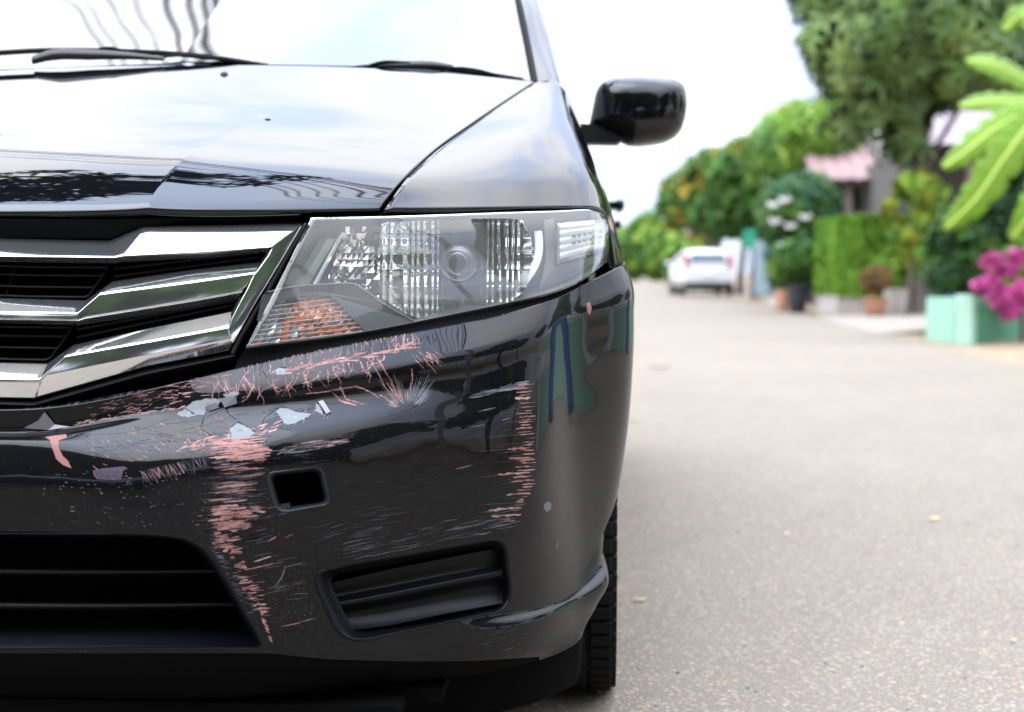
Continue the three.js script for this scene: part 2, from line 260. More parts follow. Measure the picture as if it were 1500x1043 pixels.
part('cabin', [box(1.5, 0.04, 2.6, 0, 0.35, -2.3), box(1.3, 0.55, 0.15, 0, 0.75, -2.5), box(1.3, 0.6, 0.15, 0, 0.75, -3.3), box(0.5, 0.3, 0.12, -0.36, 1.18, -2.5), box(0.5, 0.3, 0.12, 0.36, 1.18, -2.5)], std(L(0.015, 0.015, 0.016), 0.95), car);
part('underbody', [box(0.02, 0.5, 0.8, 0.56, 0.42, -0.87), box(0.02, 0.5, 0.8, -0.56, 0.42, -0.87), box(1.2, 0.02, 1.3, 0, 0.19, -0.8), box(1.5, 0.05, 3.5, 0, 0.24, -2.35), box(1.28, 0.45, 0.1, 0, 0.45, -0.42), box(0.95, 0.3, 0.08, 0, 0.72, -0.30), box(1.1, 0.4, 0.9, 0, 0.5, -0.9), box(1.1, 0.02, 0.6, 0, 0.185, -0.38)], M.dark, car);

// ---------------- wipers
function wiper(pts, arm, extra = []) {
  const w = new THREE.Group(); w.name = 'wiper'; car.add(w);
  part('blade', tube(pts.map(node), 0.0055, 40, 6), M.rubber, w);
  const a = arm.map(([px, py, z, r]) => ({ p: N(px, py, z), r })), rings = [];
  const c = new THREE.CatmullRomCurve3(a.map((q) => q.p));
  for (let i = 0; i <= 24; i++) { const t = i / 24, p = c.getPoint(t), k = t * (a.length - 1), i0 = Math.min(a.length - 2, Math.floor(k)), r = lerp(a[i0].r, a[i0 + 1].r, k - i0); rings.push([...Array(10).keys()].map((m) => { const q = m / 10 * Math.PI * 2; return p.clone().add(new THREE.Vector3(0, Math.sin(q) * r, Math.cos(q) * r * 0.8)); })); }
  part('arm', skin(rings, true), std(L(0.03, 0.028, 0.03), 0.5), w);
  extra.forEach((e) => part('bow', tube(e.map(node), 0.0028, 24, 6), M.rubber, w));
}
wiper([[-40, 80, -0.99], [70, 74, -0.985], [200, 76, -0.98], [300, 83, -0.975], [392, 97, -0.97]], [[48, 88, -0.95, 0.008], [80, 80, -0.955, 0.011], [130, 80, -0.955, 0.0105], [190, 82, -0.955, 0.007], [240, 86, -0.955, 0.004]], [[[140, 73, -0.97], [160, 70, -0.97], [190, 77, -0.972]], [[230, 84, -0.968], [270, 81, -0.97], [320, 86, -0.97]]]);
wiper([[498, 103, -0.985], [545, 98, -0.985], [610, 97, -0.99], [680, 104, -1.0], [766, 118, -1.02]], [[530, 101, -0.975, 0.004], [560, 96, -0.975, 0.0055], [594, 95, -0.975, 0.0075], [632, 95, -0.98, 0.0075], [664, 98, -0.985, 0.004]], [[[530, 100, -0.97], [560, 91, -0.97], [600, 92, -0.972]], [[640, 108, -0.98], [665, 100, -0.985], [700, 103, -0.99], [742, 115, -1.0]], [[535, 104, -0.965], [550, 111, -0.96], [580, 113, -0.96], [640, 112, -0.97]]]);

// ---------------- door mirror
{
  const m = new THREE.Group(); m.name = 'door_mirror'; car.add(m);
  const out = rounded([[876, 116, 26], [940, 110, 40], [1004, 118, 22], [1008, 165, 30], [992, 206, 26], [925, 217, 26], [905, 207, 10], [862, 186, 8]], 8);
  const cx = 938, cy = 163, zc = -1.45, rings = [];
  for (let k = 0; k <= 14; k++) { const a = k / 14 * Math.PI / 2, s = Math.pow(Math.cos(a), 0.55), dz = 0.085 * Math.pow(Math.sin(a), 0.9); rings.push(out.map(([x, y]) => N(cx + (x - cx) * s, cy + (y - cy) * s, zc).add(new THREE.Vector3(0, 0, dz)))); }
  const back = out.map(([x, y]) => N(cx + (x - cx) * 0.97, cy + (y - cy) * 0.97, zc).add(new THREE.Vector3(0, 0, -0.05)));
  const gl = out.map(([x, y]) => N(cx + (x - cx) * 0.9, cy + (y - cy) * 0.88, zc).add(new THREE.Vector3(0, 0, -0.045)));
  const shell = skin([...rings.slice().reverse(), back, gl], true);
  part('housing', shell, M.paint, m);
  const glassRing = out.map(([x, y]) => N(cx + (x - cx) * 0.9, cy + (y - cy) * 0.88, zc).add(new THREE.Vector3(0, 0, -0.044)));
  part('mirror_glass', skin([glassRing, glassRing.map(() => N(cx, cy, zc).add(new THREE.Vector3(0, 0, -0.044)))], true), M.chrome, m);
  const arm = plate(rounded([[838, 180, 4], [874, 182, 10], [912, 201, 6], [906, 210, 4], [862, 209, 6], [838, 214, 4]], 4), () => -1.40, 0.07);
  part('stalk', arm, M.plastic, m);
  car.updateMatrixWorld(true);
  const m2 = new THREE.Group(); m2.name = 'door_mirror'; car.add(m2);
  for (const c of [...m.children]) part(c.name, flip(c.geometry), c.material, m2);
}
for (const z of [-2.5, -3.3]) for (const s of [1, -1]) { const p = NX(0.842, z, z === -2.5 ? 302 : 330); const h = part('door_handle', [box(0.028, 0.034, 0.19, 0, 0, 0, 0.012), box(0.06, 0.02, 0.03, -0.028, 0, 0.07), box(0.06, 0.02, 0.03, -0.028, 0, -0.07)], M.paint, car); h.position.set(s * (p.x + 0.018), p.y, z); h.scale.x = s; }

// ---------------- wheels
function wheel(x, z, side) {
  const w = new THREE.Group(); w.name = 'wheel'; w.position.set(x, axle, z); w.scale.x = side; car.add(w);
  const prof = [[0.195, -0.085], [0.24, -0.096], [0.275, -0.0945], [0.292, -0.088], [0.2975, -0.078], [0.2995, -0.05], [0.3, 0], [0.2995, 0.05], [0.2975, 0.078], [0.292, 0.088], [0.275, 0.0945], [0.24, 0.096], [0.195, 0.085]].map(([r, h]) => new THREE.Vector2(r - 0.004, h));
  const t = part('tyre', new THREE.LatheGeometry(prof, 72).rotateZ(-Math.PI / 2), M.rubber, w);
  const blocks = [];
  for (let k = 0; k < 64; k++) for (const s of [-1, 1]) {
    const a = (k + (s > 0 ? 0.5 : 0)) / 64 * Math.PI * 2;
    const b = box(0.036, 0.012, 0.0225, s * 0.069, 0.2955, 0, 0.002); b.rotateX(a); blocks.push(b);
    const e = box(0.011, 0.024, 0.0225, s * 0.0905, 0.283, 0, 0.002); e.rotateX(a); blocks.push(e);
  }
  for (const x0 of [-0.032, 0, 0.032]) blocks.push(new THREE.LatheGeometry([[0.29, -0.012], [0.3, -0.011], [0.3, 0.011], [0.29, 0.012]].map(([r, h]) => new THREE.Vector2(r, h + x0)), 72).rotateZ(-Math.PI / 2));
  part('tread', blocks, M.rubber, t);
  const rim = part('rim', new THREE.LatheGeometry([[0.0, 0.03], [0.05, 0.035], [0.06, 0.02], [0.19, 0.04], [0.2, 0.075], [0.2, -0.08]].map(([r, h]) => new THREE.Vector2(r, h)), 48).rotateZ(-Math.PI / 2), M.alloy, w);
  for (let k = 0; k < 5; k++) part('spoke', box(0.03, 0.15, 0.045, 0.055, 0.115, 0, 0.01).rotateX(k / 5 * Math.PI * 2), M.alloy, rim);
}
for (const z of wheelZ) { wheel(0.745, z, 1); wheel(-0.745, z, -1); }
for (const z of wheelZ) for (const s of [-1, 1]) part('wheel_arch_liner', new THREE.CylinderGeometry(0.345, 0.345, 0.3, 32, 1, true, -Math.PI * 0.55, Math.PI * 1.1).rotateZ(Math.PI / 2).rotateX(-Math.PI / 2 - Math.PI / 2).translate(s * 0.68, axle, z), M.dark, car);

// ---------------- front bumper
const cz = (z, list) => list.map((py, i) => py);
const bpx = [null, 60, 200, 340, 480, 620, 720, 790, 850];
function brow(py, z, xs) { return py.map((y, i) => (i === 0 ? NX(0, z[0], y) : i < 9 ? N(bpx[i], y, z[i]) : NX(xs[i - 9], z[i], y))); }
const bumperRows = [
  brow([600, 598, 575, 541, 510, 484, 464, 445, 419, 390, 384], [-0.046, -0.045, -0.057, -0.078, -0.104, -0.143, -0.191, -0.254, -0.386, -0.510, -0.66], [0.842, 0.850]),
  brow([628, 626, 598, 571, 545, 518, 496, 474, 444, 412, 402], [-0.049, -0.048, -0.060, -0.060, -0.079, -0.118, -0.167, -0.232, -0.372, -0.505, -0.66], [0.853, 0.853]),
  brow([632, 631, 605, 580, 553, 526, 504, 482, 452, 422, 414], [-0.048, -0.047, -0.058, -0.057, -0.0745, -0.113, -0.162, -0.227, -0.368, -0.502, -0.66], [0.857, 0.855]),
  brow([640, 640, 622, 604, 586, 566, 545, 522, 494, 468, 460], [-0.030, -0.028, -0.045, -0.050, -0.071, -0.109, -0.157, -0.221, -0.368, -0.502, -0.66], [0.859, 0.856]),
  brow([652, 654, 668, 650, 628, 602, 582, 560, 534, 510, 500], [-0.018, -0.014, -0.011, -0.014, -0.038, -0.096, -0.151, -0.216, -0.370, -0.508, -0.66], [0.859, 0.857]),
  brow([680, 684, 688, 668, 650, 625, 608, 588, 565, 545, 540], [-0.009, -0.006, -0.004, -0.006, -0.031, -0.089, -0.146, -0.214, -0.374, -0.515, -0.66], [0.857, 0.857]),
  brow([740, 740, 740, 735, 725, 710, 700, 690, 670, 640, 620], [-0.006, -0.003, 0.0, -0.004, -0.029, -0.085, -0.141, -0.214, -0.380, -0.520, -0.65], [0.849, 0.853]),
  brow([800, 800, 800, 800, 800, 795, 788, 780, 765, 740, 700], [-0.012, -0.009, -0.003, -0.007, -0.035, -0.090, -0.145, -0.221, -0.388, -0.505, -0.60], [0.832, 0.843]),
  brow([890, 890, 895, 898, 903, 903, 895, 880, 850, 815, 775], [-0.024, -0.021, -0.014, -0.017, -0.047, -0.103, -0.158, -0.235, -0.382, -0.455, -0.515], [0.812, 0.820]),
  brow([905, 905, 910, 912, 917, 916, 906, 892, 864, 836, 812], [-0.025, -0.022, -0.015, -0.018, -0.048, -0.102, -0.156, -0.233, -0.375, -0.446, -0.505], [0.812, 0.819]),
  brow([914, 914, 919, 921, 926, 924, 914, 900, 872, 845, 829], [-0.027, -0.024, -0.017, -0.020, -0.050, -0.104, -0.152, -0.223, -0.362, -0.437, -0.495], [0.818, 0.824]),
  brow([1000, 1000, 1000, 1000, 990, 976, 963, 946, 914, 888, 872], [-0.05, -0.047, -0.04, -0.042, -0.065, -0.112, -0.163, -0.236, -0.370, -0.438, -0.49], [0.808, 0.814]),
  brow([1035, 1035, 1035, 1030, 1016, 999, 985, 967, 936, 910, 895], [-0.12, -0.115, -0.11, -0.11, -0.13, -0.165, -0.21, -0.27, -0.36, -0.435, -0.49], [0.79, 0.80]),
];
const bumperNet = net(bumperRows, { bend: (p, u, v) => { p.z += 0.0009 * n3(p.x * 7, p.y * 9, 3) + 0.00018 * n3(p.x * 22, p.y * 26, 8); return p; } });
{ const a = bumperRows[12].map((p) => p.clone().add(new THREE.Vector3(0, 0.004, -0.004))), g = skin([a, a.map((p) => new THREE.Vector3(p.x * 0.96, 0.21, -0.66))]); part('splash_shield', g, M.dark, car); part('splash_shield', flip(g), M.dark, car); const d0 = bumperRows[12].slice(0, 10), h = skin([d0.map((p) => p.clone().add(new THREE.Vector3(0, 0.02, -0.05))), d0.map((p) => new THREE.Vector3(p.x * 0.99, 0.12, p.z - 0.09)), d0.map((p) => new THREE.Vector3(p.x * 0.97, 0.10, p.z - 0.13)), d0.map((p) => new THREE.Vector3(p.x * 0.9, 0.2, p.z - 0.2))]); part('added_air_dam', h, M.dark, car); part('added_air_dam', flip(h), M.dark, car); }  // dark lip added so the ground and tyre under the nose stay black
const intakeOutline = rounded([[-420, 780, 4], [225, 782, 60], [292, 792, 34], [330, 845, 60], [388, 950, 12], [-420, 952, 4]], 10);
const fogOutline = rounded([[452, 838, 28], [742, 787, 26], [752, 893, 34], [498, 946, 40]], 10);
const towOutline = rounded([[388, 692, 14], [473, 681, 16], [486, 740, 14], [404, 754, 18]], 8);
const inIntake = inside(intakeOutline), inFog = inside(fogOutline), inTow = inside(towOutline);
const NU = 300, NV = 260;
const bumperMap = document.createElement('canvas'), coatMap = document.createElement('canvas'), reliefMap = document.createElement('canvas');
const bumperTexture = (c, srgb) => { const t = new THREE.CanvasTexture(c); if (srgb) t.colorSpace = THREE.SRGBColorSpace; t.wrapS = t.wrapT = THREE.ClampToEdgeWrapping; t.magFilter = THREE.LinearFilter; t.flipY = false; return t; };
for (const c of [bumperMap, coatMap, reliefMap]) c.width = c.height = 2048;
// find the place on the bumper that a photo pixel shows
const scan = []; for (let j = 0; j <= 90; j++) for (let i = 0; i <= 90; i++) { const u = i / 90, v = j / 90, q = toPix(bumperNet(u, v)); scan.push([q[0], q[1], u, v]); }
function onBumper(px, py) {
  let best = null, bd = 1e9; for (const s of scan) { const d = (s[0] - px) ** 2 + (s[1] - py) ** 2 + (s[2] > 0.86 ? 900 * (s[2] - 0.86) : 0); if (d < bd) { bd = d; best = s; } }
  let u = best[2], v = best[3];
  for (let k = 0; k < 5; k++) { const p = toPix(bumperNet(u, v)), e = 0.002, pu = toPix(bumperNet(u + e, v)), pv = toPix(bumperNet(u, v + e)); const a = (pu[0] - p[0]) / e, b = (pv[0] - p[0]) / e, c = (pu[1] - p[1]) / e, d = (pv[1] - p[1]) / e, det = a * d - b * c; if (Math.abs(det) < 1) break; const rx = px - p[0], ry = py - p[1]; u = clamp(u + clamp((d * rx - b * ry) / det, -0.03, 0.03), 0, 0.997); v = clamp(v + clamp((a * ry - c * rx) / det, -0.03, 0.03), 0, 0.997); }
  return [u, v];
}
{
  const ctx = bumperMap.getContext('2d'), coat = coatMap.getContext('2d'), rel = reliefMap.getContext('2d'), r = rng(77), q = (a, b) => a + (b - a) * r();
  ctx.fillStyle = '#0a0a0d'; ctx.fillRect(0, 0, 2048, 2048); coat.fillStyle = '#fff'; coat.fillRect(0, 0, 2048, 2048); rel.fillStyle = '#808080'; rel.fillRect(0, 0, 2048, 2048);
  const path = (c, pts) => { c.beginPath(); pts.forEach(([u, v], i) => (i ? c.lineTo(u * 2048, v * 2048) : c.moveTo(u * 2048, v * 2048))); c.closePath(); c.fill(); };
  const lift = (col, a, c0, rel0, pts) => { const m = pts.map(([x, y]) => onBumper(x, y)); ctx.globalAlpha = a; ctx.fillStyle = col; path(ctx, m); ctx.globalAlpha = 1; if (c0 !== null) { coat.fillStyle = c0; coat.globalAlpha = Math.min(1, a * 1.2); path(coat, m); coat.globalAlpha = 1; } if (rel0) { rel.fillStyle = rel0; path(rel, m); } };
  const PINK = ['#93706b', '#8a655f', '#9c7d77', '#7c5852', '#8f6a66'], GREY = ['#5f6469', '#6d7277', '#50565c', '#7b8084'], pick = (l) => l[Math.floor(r() * l.length)];
  // a tapered, slightly ragged stroke
  const stroke = (x0, y0, x1, y1, w, col, a = 1, rag = 0.35, bow = 0) => { w *= 0.78; const n = Math.max(3, Math.round(Math.hypot(x1 - x0, y1 - y0) / 5)), A = [], B = [], dx = x1 - x0, dy = y1 - y0, l = Math.hypot(dx, dy) || 1, nx = -dy / l, ny = dx / l; for (let i = 0; i <= n; i++) { const t = i / n, k = w * (0.35 + 0.65 * Math.sin(Math.PI * (0.08 + 0.84 * t))) * (1 + rag * (r() - 0.5) * 2) / 2, b = bow * Math.sin(Math.PI * t) + (r() - 0.5) * rag * w * 0.8; A.push([x0 + dx * t + nx * (k + b), y0 + dy * t + ny * (k + b)]); B.unshift([x0 + dx * t + nx * (b - k), y0 + dy * t + ny * (b - k)]); } lift(col, a, '#1a1a1a', null, [...A, ...B]); };
  const crack = (pts, w = 1.1) => { for (let i = 0; i + 1 < pts.length; i++) stroke(...pts[i], ...pts[i + 1], w, '#050506', 1, 0.5); };
  const wander = (x, y, ang, len, step, turn) => { const p = [[x, y]]; for (let d = 0; d < len; d += step) { ang += (r() - 0.5) * turn; x += Math.cos(ang) * step; y += Math.sin(ang) * step; p.push([x, y]); } return p; };
  const vein = (x, y, ang, len, w, turn = 0.8) => { const p = wander(x, y, ang, len, 3.6, turn); for (let i = 0; i + 1 < p.length; i++) stroke(...p[i], p[i + 1][0] + (p[i + 1][0] - p[i][0]) * 0.25, p[i + 1][1] + (p[i + 1][1] - p[i][1]) * 0.25, w * (1 - 0.6 * i / p.length) * q(0.75, 1.3), pick(PINK), q(0.8, 1), 0.5); return p; };
  // fine dust and stone specks over the whole face
  for (let k = 0; k < 2400; k++) { const x = q(30, 860), y = q(500, 980), s = 0.25 + 0.75 * Math.pow(r(), 3); ctx.globalAlpha = q(0.12, 0.5); ctx.fillStyle = pick(GREY); const [u, v] = onBumper(x, y); ctx.beginPath(); ctx.ellipse(u * 2048, v * 2048, s * 2.1, s * 3.2, 0, 0, 7); ctx.fill(); }
  ctx.globalAlpha = 1;
  // crazed, pink band below the headlamp
  const bandY = (x) => 541 - (x - 345) * 0.187 - 0.00004 * (x - 345) ** 2;
  for (let x = 352; x < 600; x += q(4, 8)) { const y = bandY(x) + q(-2, 6), l = q(8, 24); vein(x, y, -1.57 + q(-0.5, 0.5), l * q(0.3, 0.7), q(0.9, 2.2)); if (r() < 0.7) { const p = vein(x, y, 1.57 + q(-0.4, 0.5), l * 0.8, q(1, 2.6)); if (r() < 0.4) vein(...p[Math.floor(p.length / 2)], q(0.2, 2.6), 8, 1.4); } if (r() < 0.35) crack([[x + 2, y - 10], [x + q(-3, 5), y + 4], [x + q(-4, 8), y + 18]]); }
  for (let x = 395; x < 600; x += q(3, 6)) { const y = bandY(x) + 15 + q(-3, 4); stroke(x, y, x + q(10, 24), y - q(1, 5), q(1.6, 4), pick(PINK), 1, 0.6); }
  for (let k = 0; k < 26; k++) { const x = q(575, 612), y = bandY(x) + q(-3, 12); stroke(x, y, x + q(-6, 9), y + q(5, 14), q(0.9, 2.2), pick(PINK)); }
  for (let k = 0; k < 14; k++) { const x = q(608, 640), y = bandY(x) + q(2, 14); crack([[x, y], [x + q(-3, 3), y + q(8, 14)]]); }
  // runs into the valley below it
  for (let x = 372; x < 572; x += q(6, 11)) { const y = bandY(x) + 24 + q(-3, 3); const p = vein(x, y, 1.5 + q(-0.4, 0.4), q(12, 36), q(1.6, 3.6)); if (r() < 0.7) vein(...p[Math.floor(p.length / 2)], q(0.3, 2.7), q(8, 18), q(1.2, 2.4)); if (r() < 0.3) vein(x, y, q(-0.3, 0.2), q(10, 22), q(1.2, 2.6)); }
  for (let k = 0; k < 18; k++) { const x = q(600, 640), y = q(512, 528); vein(x, y, q(0.4, 1.1), q(10, 24), q(1, 2.2), 0.4); }
  // the star of cracks
  for (let k = 0; k < 60; k++) { const a = Math.PI * (1.02 + 0.86 * (k + r()) / 60), r0 = q(9, 16), r1 = r0 + q(18, 48) * (0.75 + 0.25 * Math.sin(a * 5)); stroke(597 + Math.cos(a) * r0 * 1.3, 597 + Math.sin(a) * r0 * 0.7, 597 + Math.cos(a) * r1 * 1.05, 597 + Math.sin(a) * r1, q(0.6, 1.5), a < 4.75 && r() < 0.5 ? pick(PINK) : '#70747a', 0.9, 0.3); }
  for (const l of [[535, 520, 566, 560, 590, 588], [552, 524, 572, 560, 586, 580], [520, 565, 556, 578, 580, 592], [603, 540, 602, 560, 600, 572], [498, 566, 506, 584, 530, 594]]) { for (let k = 0; k < 2; k++) { const a = Math.atan2(l[k * 2 + 3] - l[k * 2 + 1], l[k * 2 + 2] - l[k * 2]), d = Math.hypot(l[k * 2 + 3] - l[k * 2 + 1], l[k * 2 + 2] - l[k * 2]); vein(l[k * 2], l[k * 2 + 1], a, d, 3.4, 0.25); } }
  stroke(484, 572, 522, 566, 2.4, pick(PINK)); stroke(448, 577, 484, 573, 2, pick(PINK)); stroke(496, 586, 522, 594, 4, '#a06f68'); stroke(488, 576, 500, 588, 2.4, pick(PINK));
  // dark hairline cracks across the shoulder
  for (let k = 0; k < 34; k++) { const x = q(120, 360), y = lerp(632, 596, (x - 120) / 240) + q(2, 40); crack(wander(x, y, q(-0.3, 0.2), q(24, 70), 9, 0.22), q(0.4, 0.8)); }
  for (let k = 0; k < 40; k++) { const x = q(120, 330), y = q(626, 668); crack([[x, y], [x + q(6, 16), y + q(4, 11)]], 0.5); }
  for (let k = 0; k < 14; k++) { const x = q(340, 470), y = lerp(602, 585, (x - 340) / 130) + q(2, 34); crack(wander(x, y, q(-0.5, 0.7), q(18, 46), 8, 0.35), q(0.5, 0.9)); }
  for (const w of [[300, 606, 294, 628, 312, 640, 318, 648], [404, 600, 388, 612, 380, 630, 398, 634], [322, 586, 335, 606, 350, 618]]) { const p = []; for (let i = 0; i < w.length; i += 2) p.push([w[i], w[i + 1]]); crack(p, 1.8); }
  for (let k = 0; k < 80; k++) { const x = q(130, 345), y = lerp(636, 600, (x - 130) / 215) + q(0, 50); stroke(x, y, x + q(3, 12), y + q(1, 8), q(0.7, 1.9), pick(PINK), 0.95); }
  for (let k = 0; k < 60; k++) { const x = q(255, 400), y = lerp(662, 630, (x - 255) / 145) + q(-10, 4); stroke(x, y, x + q(4, 16), y - q(0, 7), q(1.2, 3.4), pick(PINK), 1, 0.6); }
  for (let k = 0; k < 24; k++) { const x = q(415, 480), y = lerp(625, 612, (x - 415) / 65) + q(-10, 4); stroke(x, y, x + q(2, 6), y - q(5, 16), q(0.7, 1.6), pick(PINK)); }
  // flaked patches of pale primer
  const PALE = '#74797c', EDGE = '#241a1a';
  for (const p of [[[268, 600], [284, 588], [306, 583], [326, 585], [318, 594], [303, 597], [300, 607], [286, 609]], [[404, 600], [416, 597], [436, 604], [456, 607], [446, 614], [420, 623], [410, 612]], [[336, 628], [349, 619], [362, 625], [374, 633], [360, 643], [340, 644]], [[403, 543], [412, 538], [420, 540], [416, 547], [406, 549]], [[463, 588], [470, 596], [474, 608], [462, 603]], [[258, 606], [272, 599], [286, 608], [276, 612]], [[326, 578], [346, 572], [352, 577], [336, 583]]]) {
    const c = p.reduce((s, a) => [s[0] + a[0] / p.length, s[1] + a[1] / p.length], [0, 0]);
    lift(EDGE, 1, '#222', '#707070', p.map(([x, y]) => [c[0] + (x - c[0]) * 1.04 + 0.3, c[1] + (y - c[1]) * 1.05 - 0.8]));
    const rag = []; p.forEach((a, i) => { const b = p[(i + 1) % p.length]; for (let k = 0; k < 7; k++) rag.push([lerp(a[0], b[0], k / 7) + q(-1.5, 1.5), lerp(a[1], b[1], k / 7) + q(-1.2, 1.2)]); });
    lift(PALE, 1, '#0c0c0c', '#404040', rag); for (let k = 0; k < 5; k++) stroke(c[0] + q(-9, 9), c[1] + q(-4, 4), c[0] + q(-9, 9), c[1] + q(-4, 4), q(1, 3), pick(['#6f7376', '#94999b', '#5b5d60']), 0.5);
  }
  // dark ramp below the grille: thin pink nicks
  for (let k = 0; k < 95; k++) { const x = q(110, 330), y = lerp(612, 556, (x - 110) / 220) + q(-14, 16); stroke(x, y, x + q(4, 20), y - q(-2, 6), q(0.7, 2.0), pick(PINK), 0.95, 0.6); }
  for (let k = 0; k < 30; k++) { const x = q(312, 372), y = lerp(560, 548, (x - 312) / 60) + q(-6, 14); stroke(x, y, x + q(-4, 14), y + q(8, 24), q(1, 2.6), pick(PINK)); }
  for (let k = 0; k < 60; k++) { const x = q(100, 330); stroke(x, lerp(622, 588, (x - 100) / 230) + q(-3, 2), x + q(4, 14), lerp(621, 586, (x - 100) / 230) + q(-3, 2), q(0.8, 2), r() < 0.6 ? pick(PINK) : '#777b80'); }
  // the scraped upright at the intake corner
  const scrape = (x0, x1, y0, y1, n, w0, w1, col, a = 1) => { for (let k = 0; k < n; k++) { const y = q(y0, y1), l = q(0.15, 0.6) * (x1 - x0), x = q(x0, x1 - l * 0.8); stroke(x, y, x + l, y - l * 0.10, q(w0, w1), pick(col), a, 0.7); for (let m = 0; m < 2; m++) { const e = q(0.3, 1.1) * l; stroke(x - e * 0.5, y + q(-3, 3), x + e, y + q(-3, 3) - e * 0.12, q(0.4, 0.9), pick(col), 0.45 * a, 0.4); } } };
  scrape(304, 390, 643, 676, 95, 1.2, 3.6, PINK); scrape(302, 388, 676, 745, 60, 0.7, 1.6, GREY, 0.5); scrape(304, 384, 676, 745, 26, 0.9, 2.4, PINK);
  scrape(304, 366, 742, 776, 60, 1.4, 4.2, PINK); scrape(360, 388, 742, 760, 14, 1.5, 3.5, PINK); scrape(308, 350, 776, 802, 24, 1.2, 3.2, PINK);
  for (let k = 0; k < 74; k++) { const y = q(800, 905), x = 318 + (y - 800) * 0.56 + q(0, 26) * (1 - (y - 800) / 170); stroke(x, y, x + q(4, 18), y - q(0, 3), q(0.8, 3.2), pick(PINK), 1, 0.7); }
  for (let k = 0; k < 130; k++) { const y = q(643, 800), x = q(300, 375), l = q(6, 34); stroke(x, y, x + l, y - l * 0.1, q(0.5, 1.5), '#0a0a0c', 0.9, 0.6); }
  for (let k = 0; k < 260; k++) { const x = q(280, 410), y = q(636, 830), w = q(0.4, 1.1); stroke(x, y, x + q(1, 4), y, w, pick(PINK), q(0.4, 0.9)); }
  for (let k = 0; k < 70; k++) { const y = q(800, 900), x = 305 + (y - 800) * 0.58 + q(0, 10); stroke(x, y, x + q(4, 10), y - 1, q(0.7, 1.6), pick(GREY), 0.7); }
  for (let k = 0; k < 16; k++) { const y = q(905, 940), x = 383 + (y - 905) * 0.36; stroke(x, y, x + q(3, 8), y + q(2, 6), q(2, 3.6), pick(PINK)); }
  for (let k = 0; k < 60; k++) { const x = q(205, 300), y = lerp(690, 668, (x - 205) / 95); stroke(x, y, x + q(3, 12), y + q(8, 24), q(0.7, 1.8), r() < 0.45 ? pick(PINK) : '#3c3e44', 0.9); }
  for (let k = 0; k < 46; k++) { const x = q(345, 440), y = q(690, 880); stroke(x, y, x + q(8, 34), y - q(1, 8), q(0.7, 1.6), r() < 0.3 ? pick(PINK) : pick(GREY), q(0.35, 0.8)); }
  for (const s of [[372, 823, 397, 815], [360, 835, 400, 826], [392, 793, 405, 786]]) stroke(...s, 3, pick(PINK));
  stroke(402, 860, 418, 828, 2.2, '#6c7073', 0.9, 0.2, 3);
  for (let k = 0; k < 210; k++) { const x = q(398, 456), y = q(832, 930), s = q(0.5, 1.6); stroke(x, y, x + s * 1.6, y + q(-1, 1), s, r() < 0.7 ? '#6b443f' : '#55595c', q(0.5, 0.9)); }
  stroke(412, 918, 440, 912, 2.2, pick(PINK)); stroke(440, 911, 462, 906, 1.4, '#666');
  // streaks beside the tow cover
  for (let k = 0; k < 34; k++) { const x = q(395, 500), y = lerp(664, 642, (x - 395) / 105) + q(-5, 8); stroke(x, y, x + q(8, 30), y - q(1, 5), q(0.8, 2.6), r() < 0.6 ? pick(PINK) : pick(GREY), q(0.5, 1)); }
  // pink patch and lifted bits near the grille corner
  lift('#8a625e', 1, '#101010', '#606060', [[66, 640], [80, 638], [97, 636], [98, 641], [86, 645], [86, 656], [92, 668], [99, 674], [105, 686], [92, 681], [82, 672], [76, 656], [73, 645]]);
  lift('#4a424d', 1, '#333', null, [[136, 689], [150, 686], [182, 683], [187, 686], [180, 690], [178, 702], [160, 703], [142, 702], [137, 696]]);
  for (let k = 0; k < 12; k++) stroke(139 + k * 3.2, 689, 144 + k * 3.1, 702, 0.9, '#1b161c', 0.9);
  for (let k = 0; k < 150; k++) { const x = q(60, 300), y = q(690, 770), s = q(0.7, 2.4); stroke(x, y, x + s * q(1, 3), y + q(-1, 2), s, r() < 0.4 ? '#7d5f5b' : '#585b5e', q(0.5, 0.95)); }
  for (let k = 0; k < 170; k++) { const t = r(), x = lerp(290, 780, t), y = lerp(690, 620, t) + q(-60, 110), l = q(8, 40); stroke(x, y, x + l, y - l * q(0.08, 0.24), q(0.35, 0.7), pick(GREY), q(0.2, 0.5), 0.3); }
  // outer corner: rows of pink dashes with grey tails
  for (let y = 562; y < 764; y += q(3, 6.5)) { const big = (y > 690 && y < 708) || r() < 0.25, x1 = 783 - Math.abs(y - 655) * 0.035 + q(-6, 4) - (y > 715 ? (y - 715) * 0.45 : 0), l = big ? q(22, 48) : q(8, 26); stroke(x1 - l, y + l * 0.07, x1, y, big ? q(2.4, 4.6) : q(1, 2.8), pick(PINK), 1, 0.75); if (r() < 0.5) stroke(x1 - l - q(15, 50), y + l * 0.1 + 3, x1 - l * 0.5, y + 1, q(0.6, 1.2), pick(GREY), 0.55); }
  for (let k = 0; k < 55; k++) { const x = q(684, 764), y = lerp(582, 561, (x - 684) / 80) + q(-3, 4); stroke(x, y, x + q(8, 26), y - q(1, 6), q(0.7, 2), pick(GREY), q(0.5, 0.95)); }
  // long grey rubs above the fog lamp cover
  for (let k = 0; k < 80; k++) { const t = r(), x = lerp(500, 745, t), y = lerp(812, 758, t) + q(-16, 14), l = q(14, 62); stroke(x, y, x + l, y - l * q(0.16, 0.26), q(0.6, 1.6), pick(GREY), q(0.25, 0.75), 0.4, q(-2, 2)); }
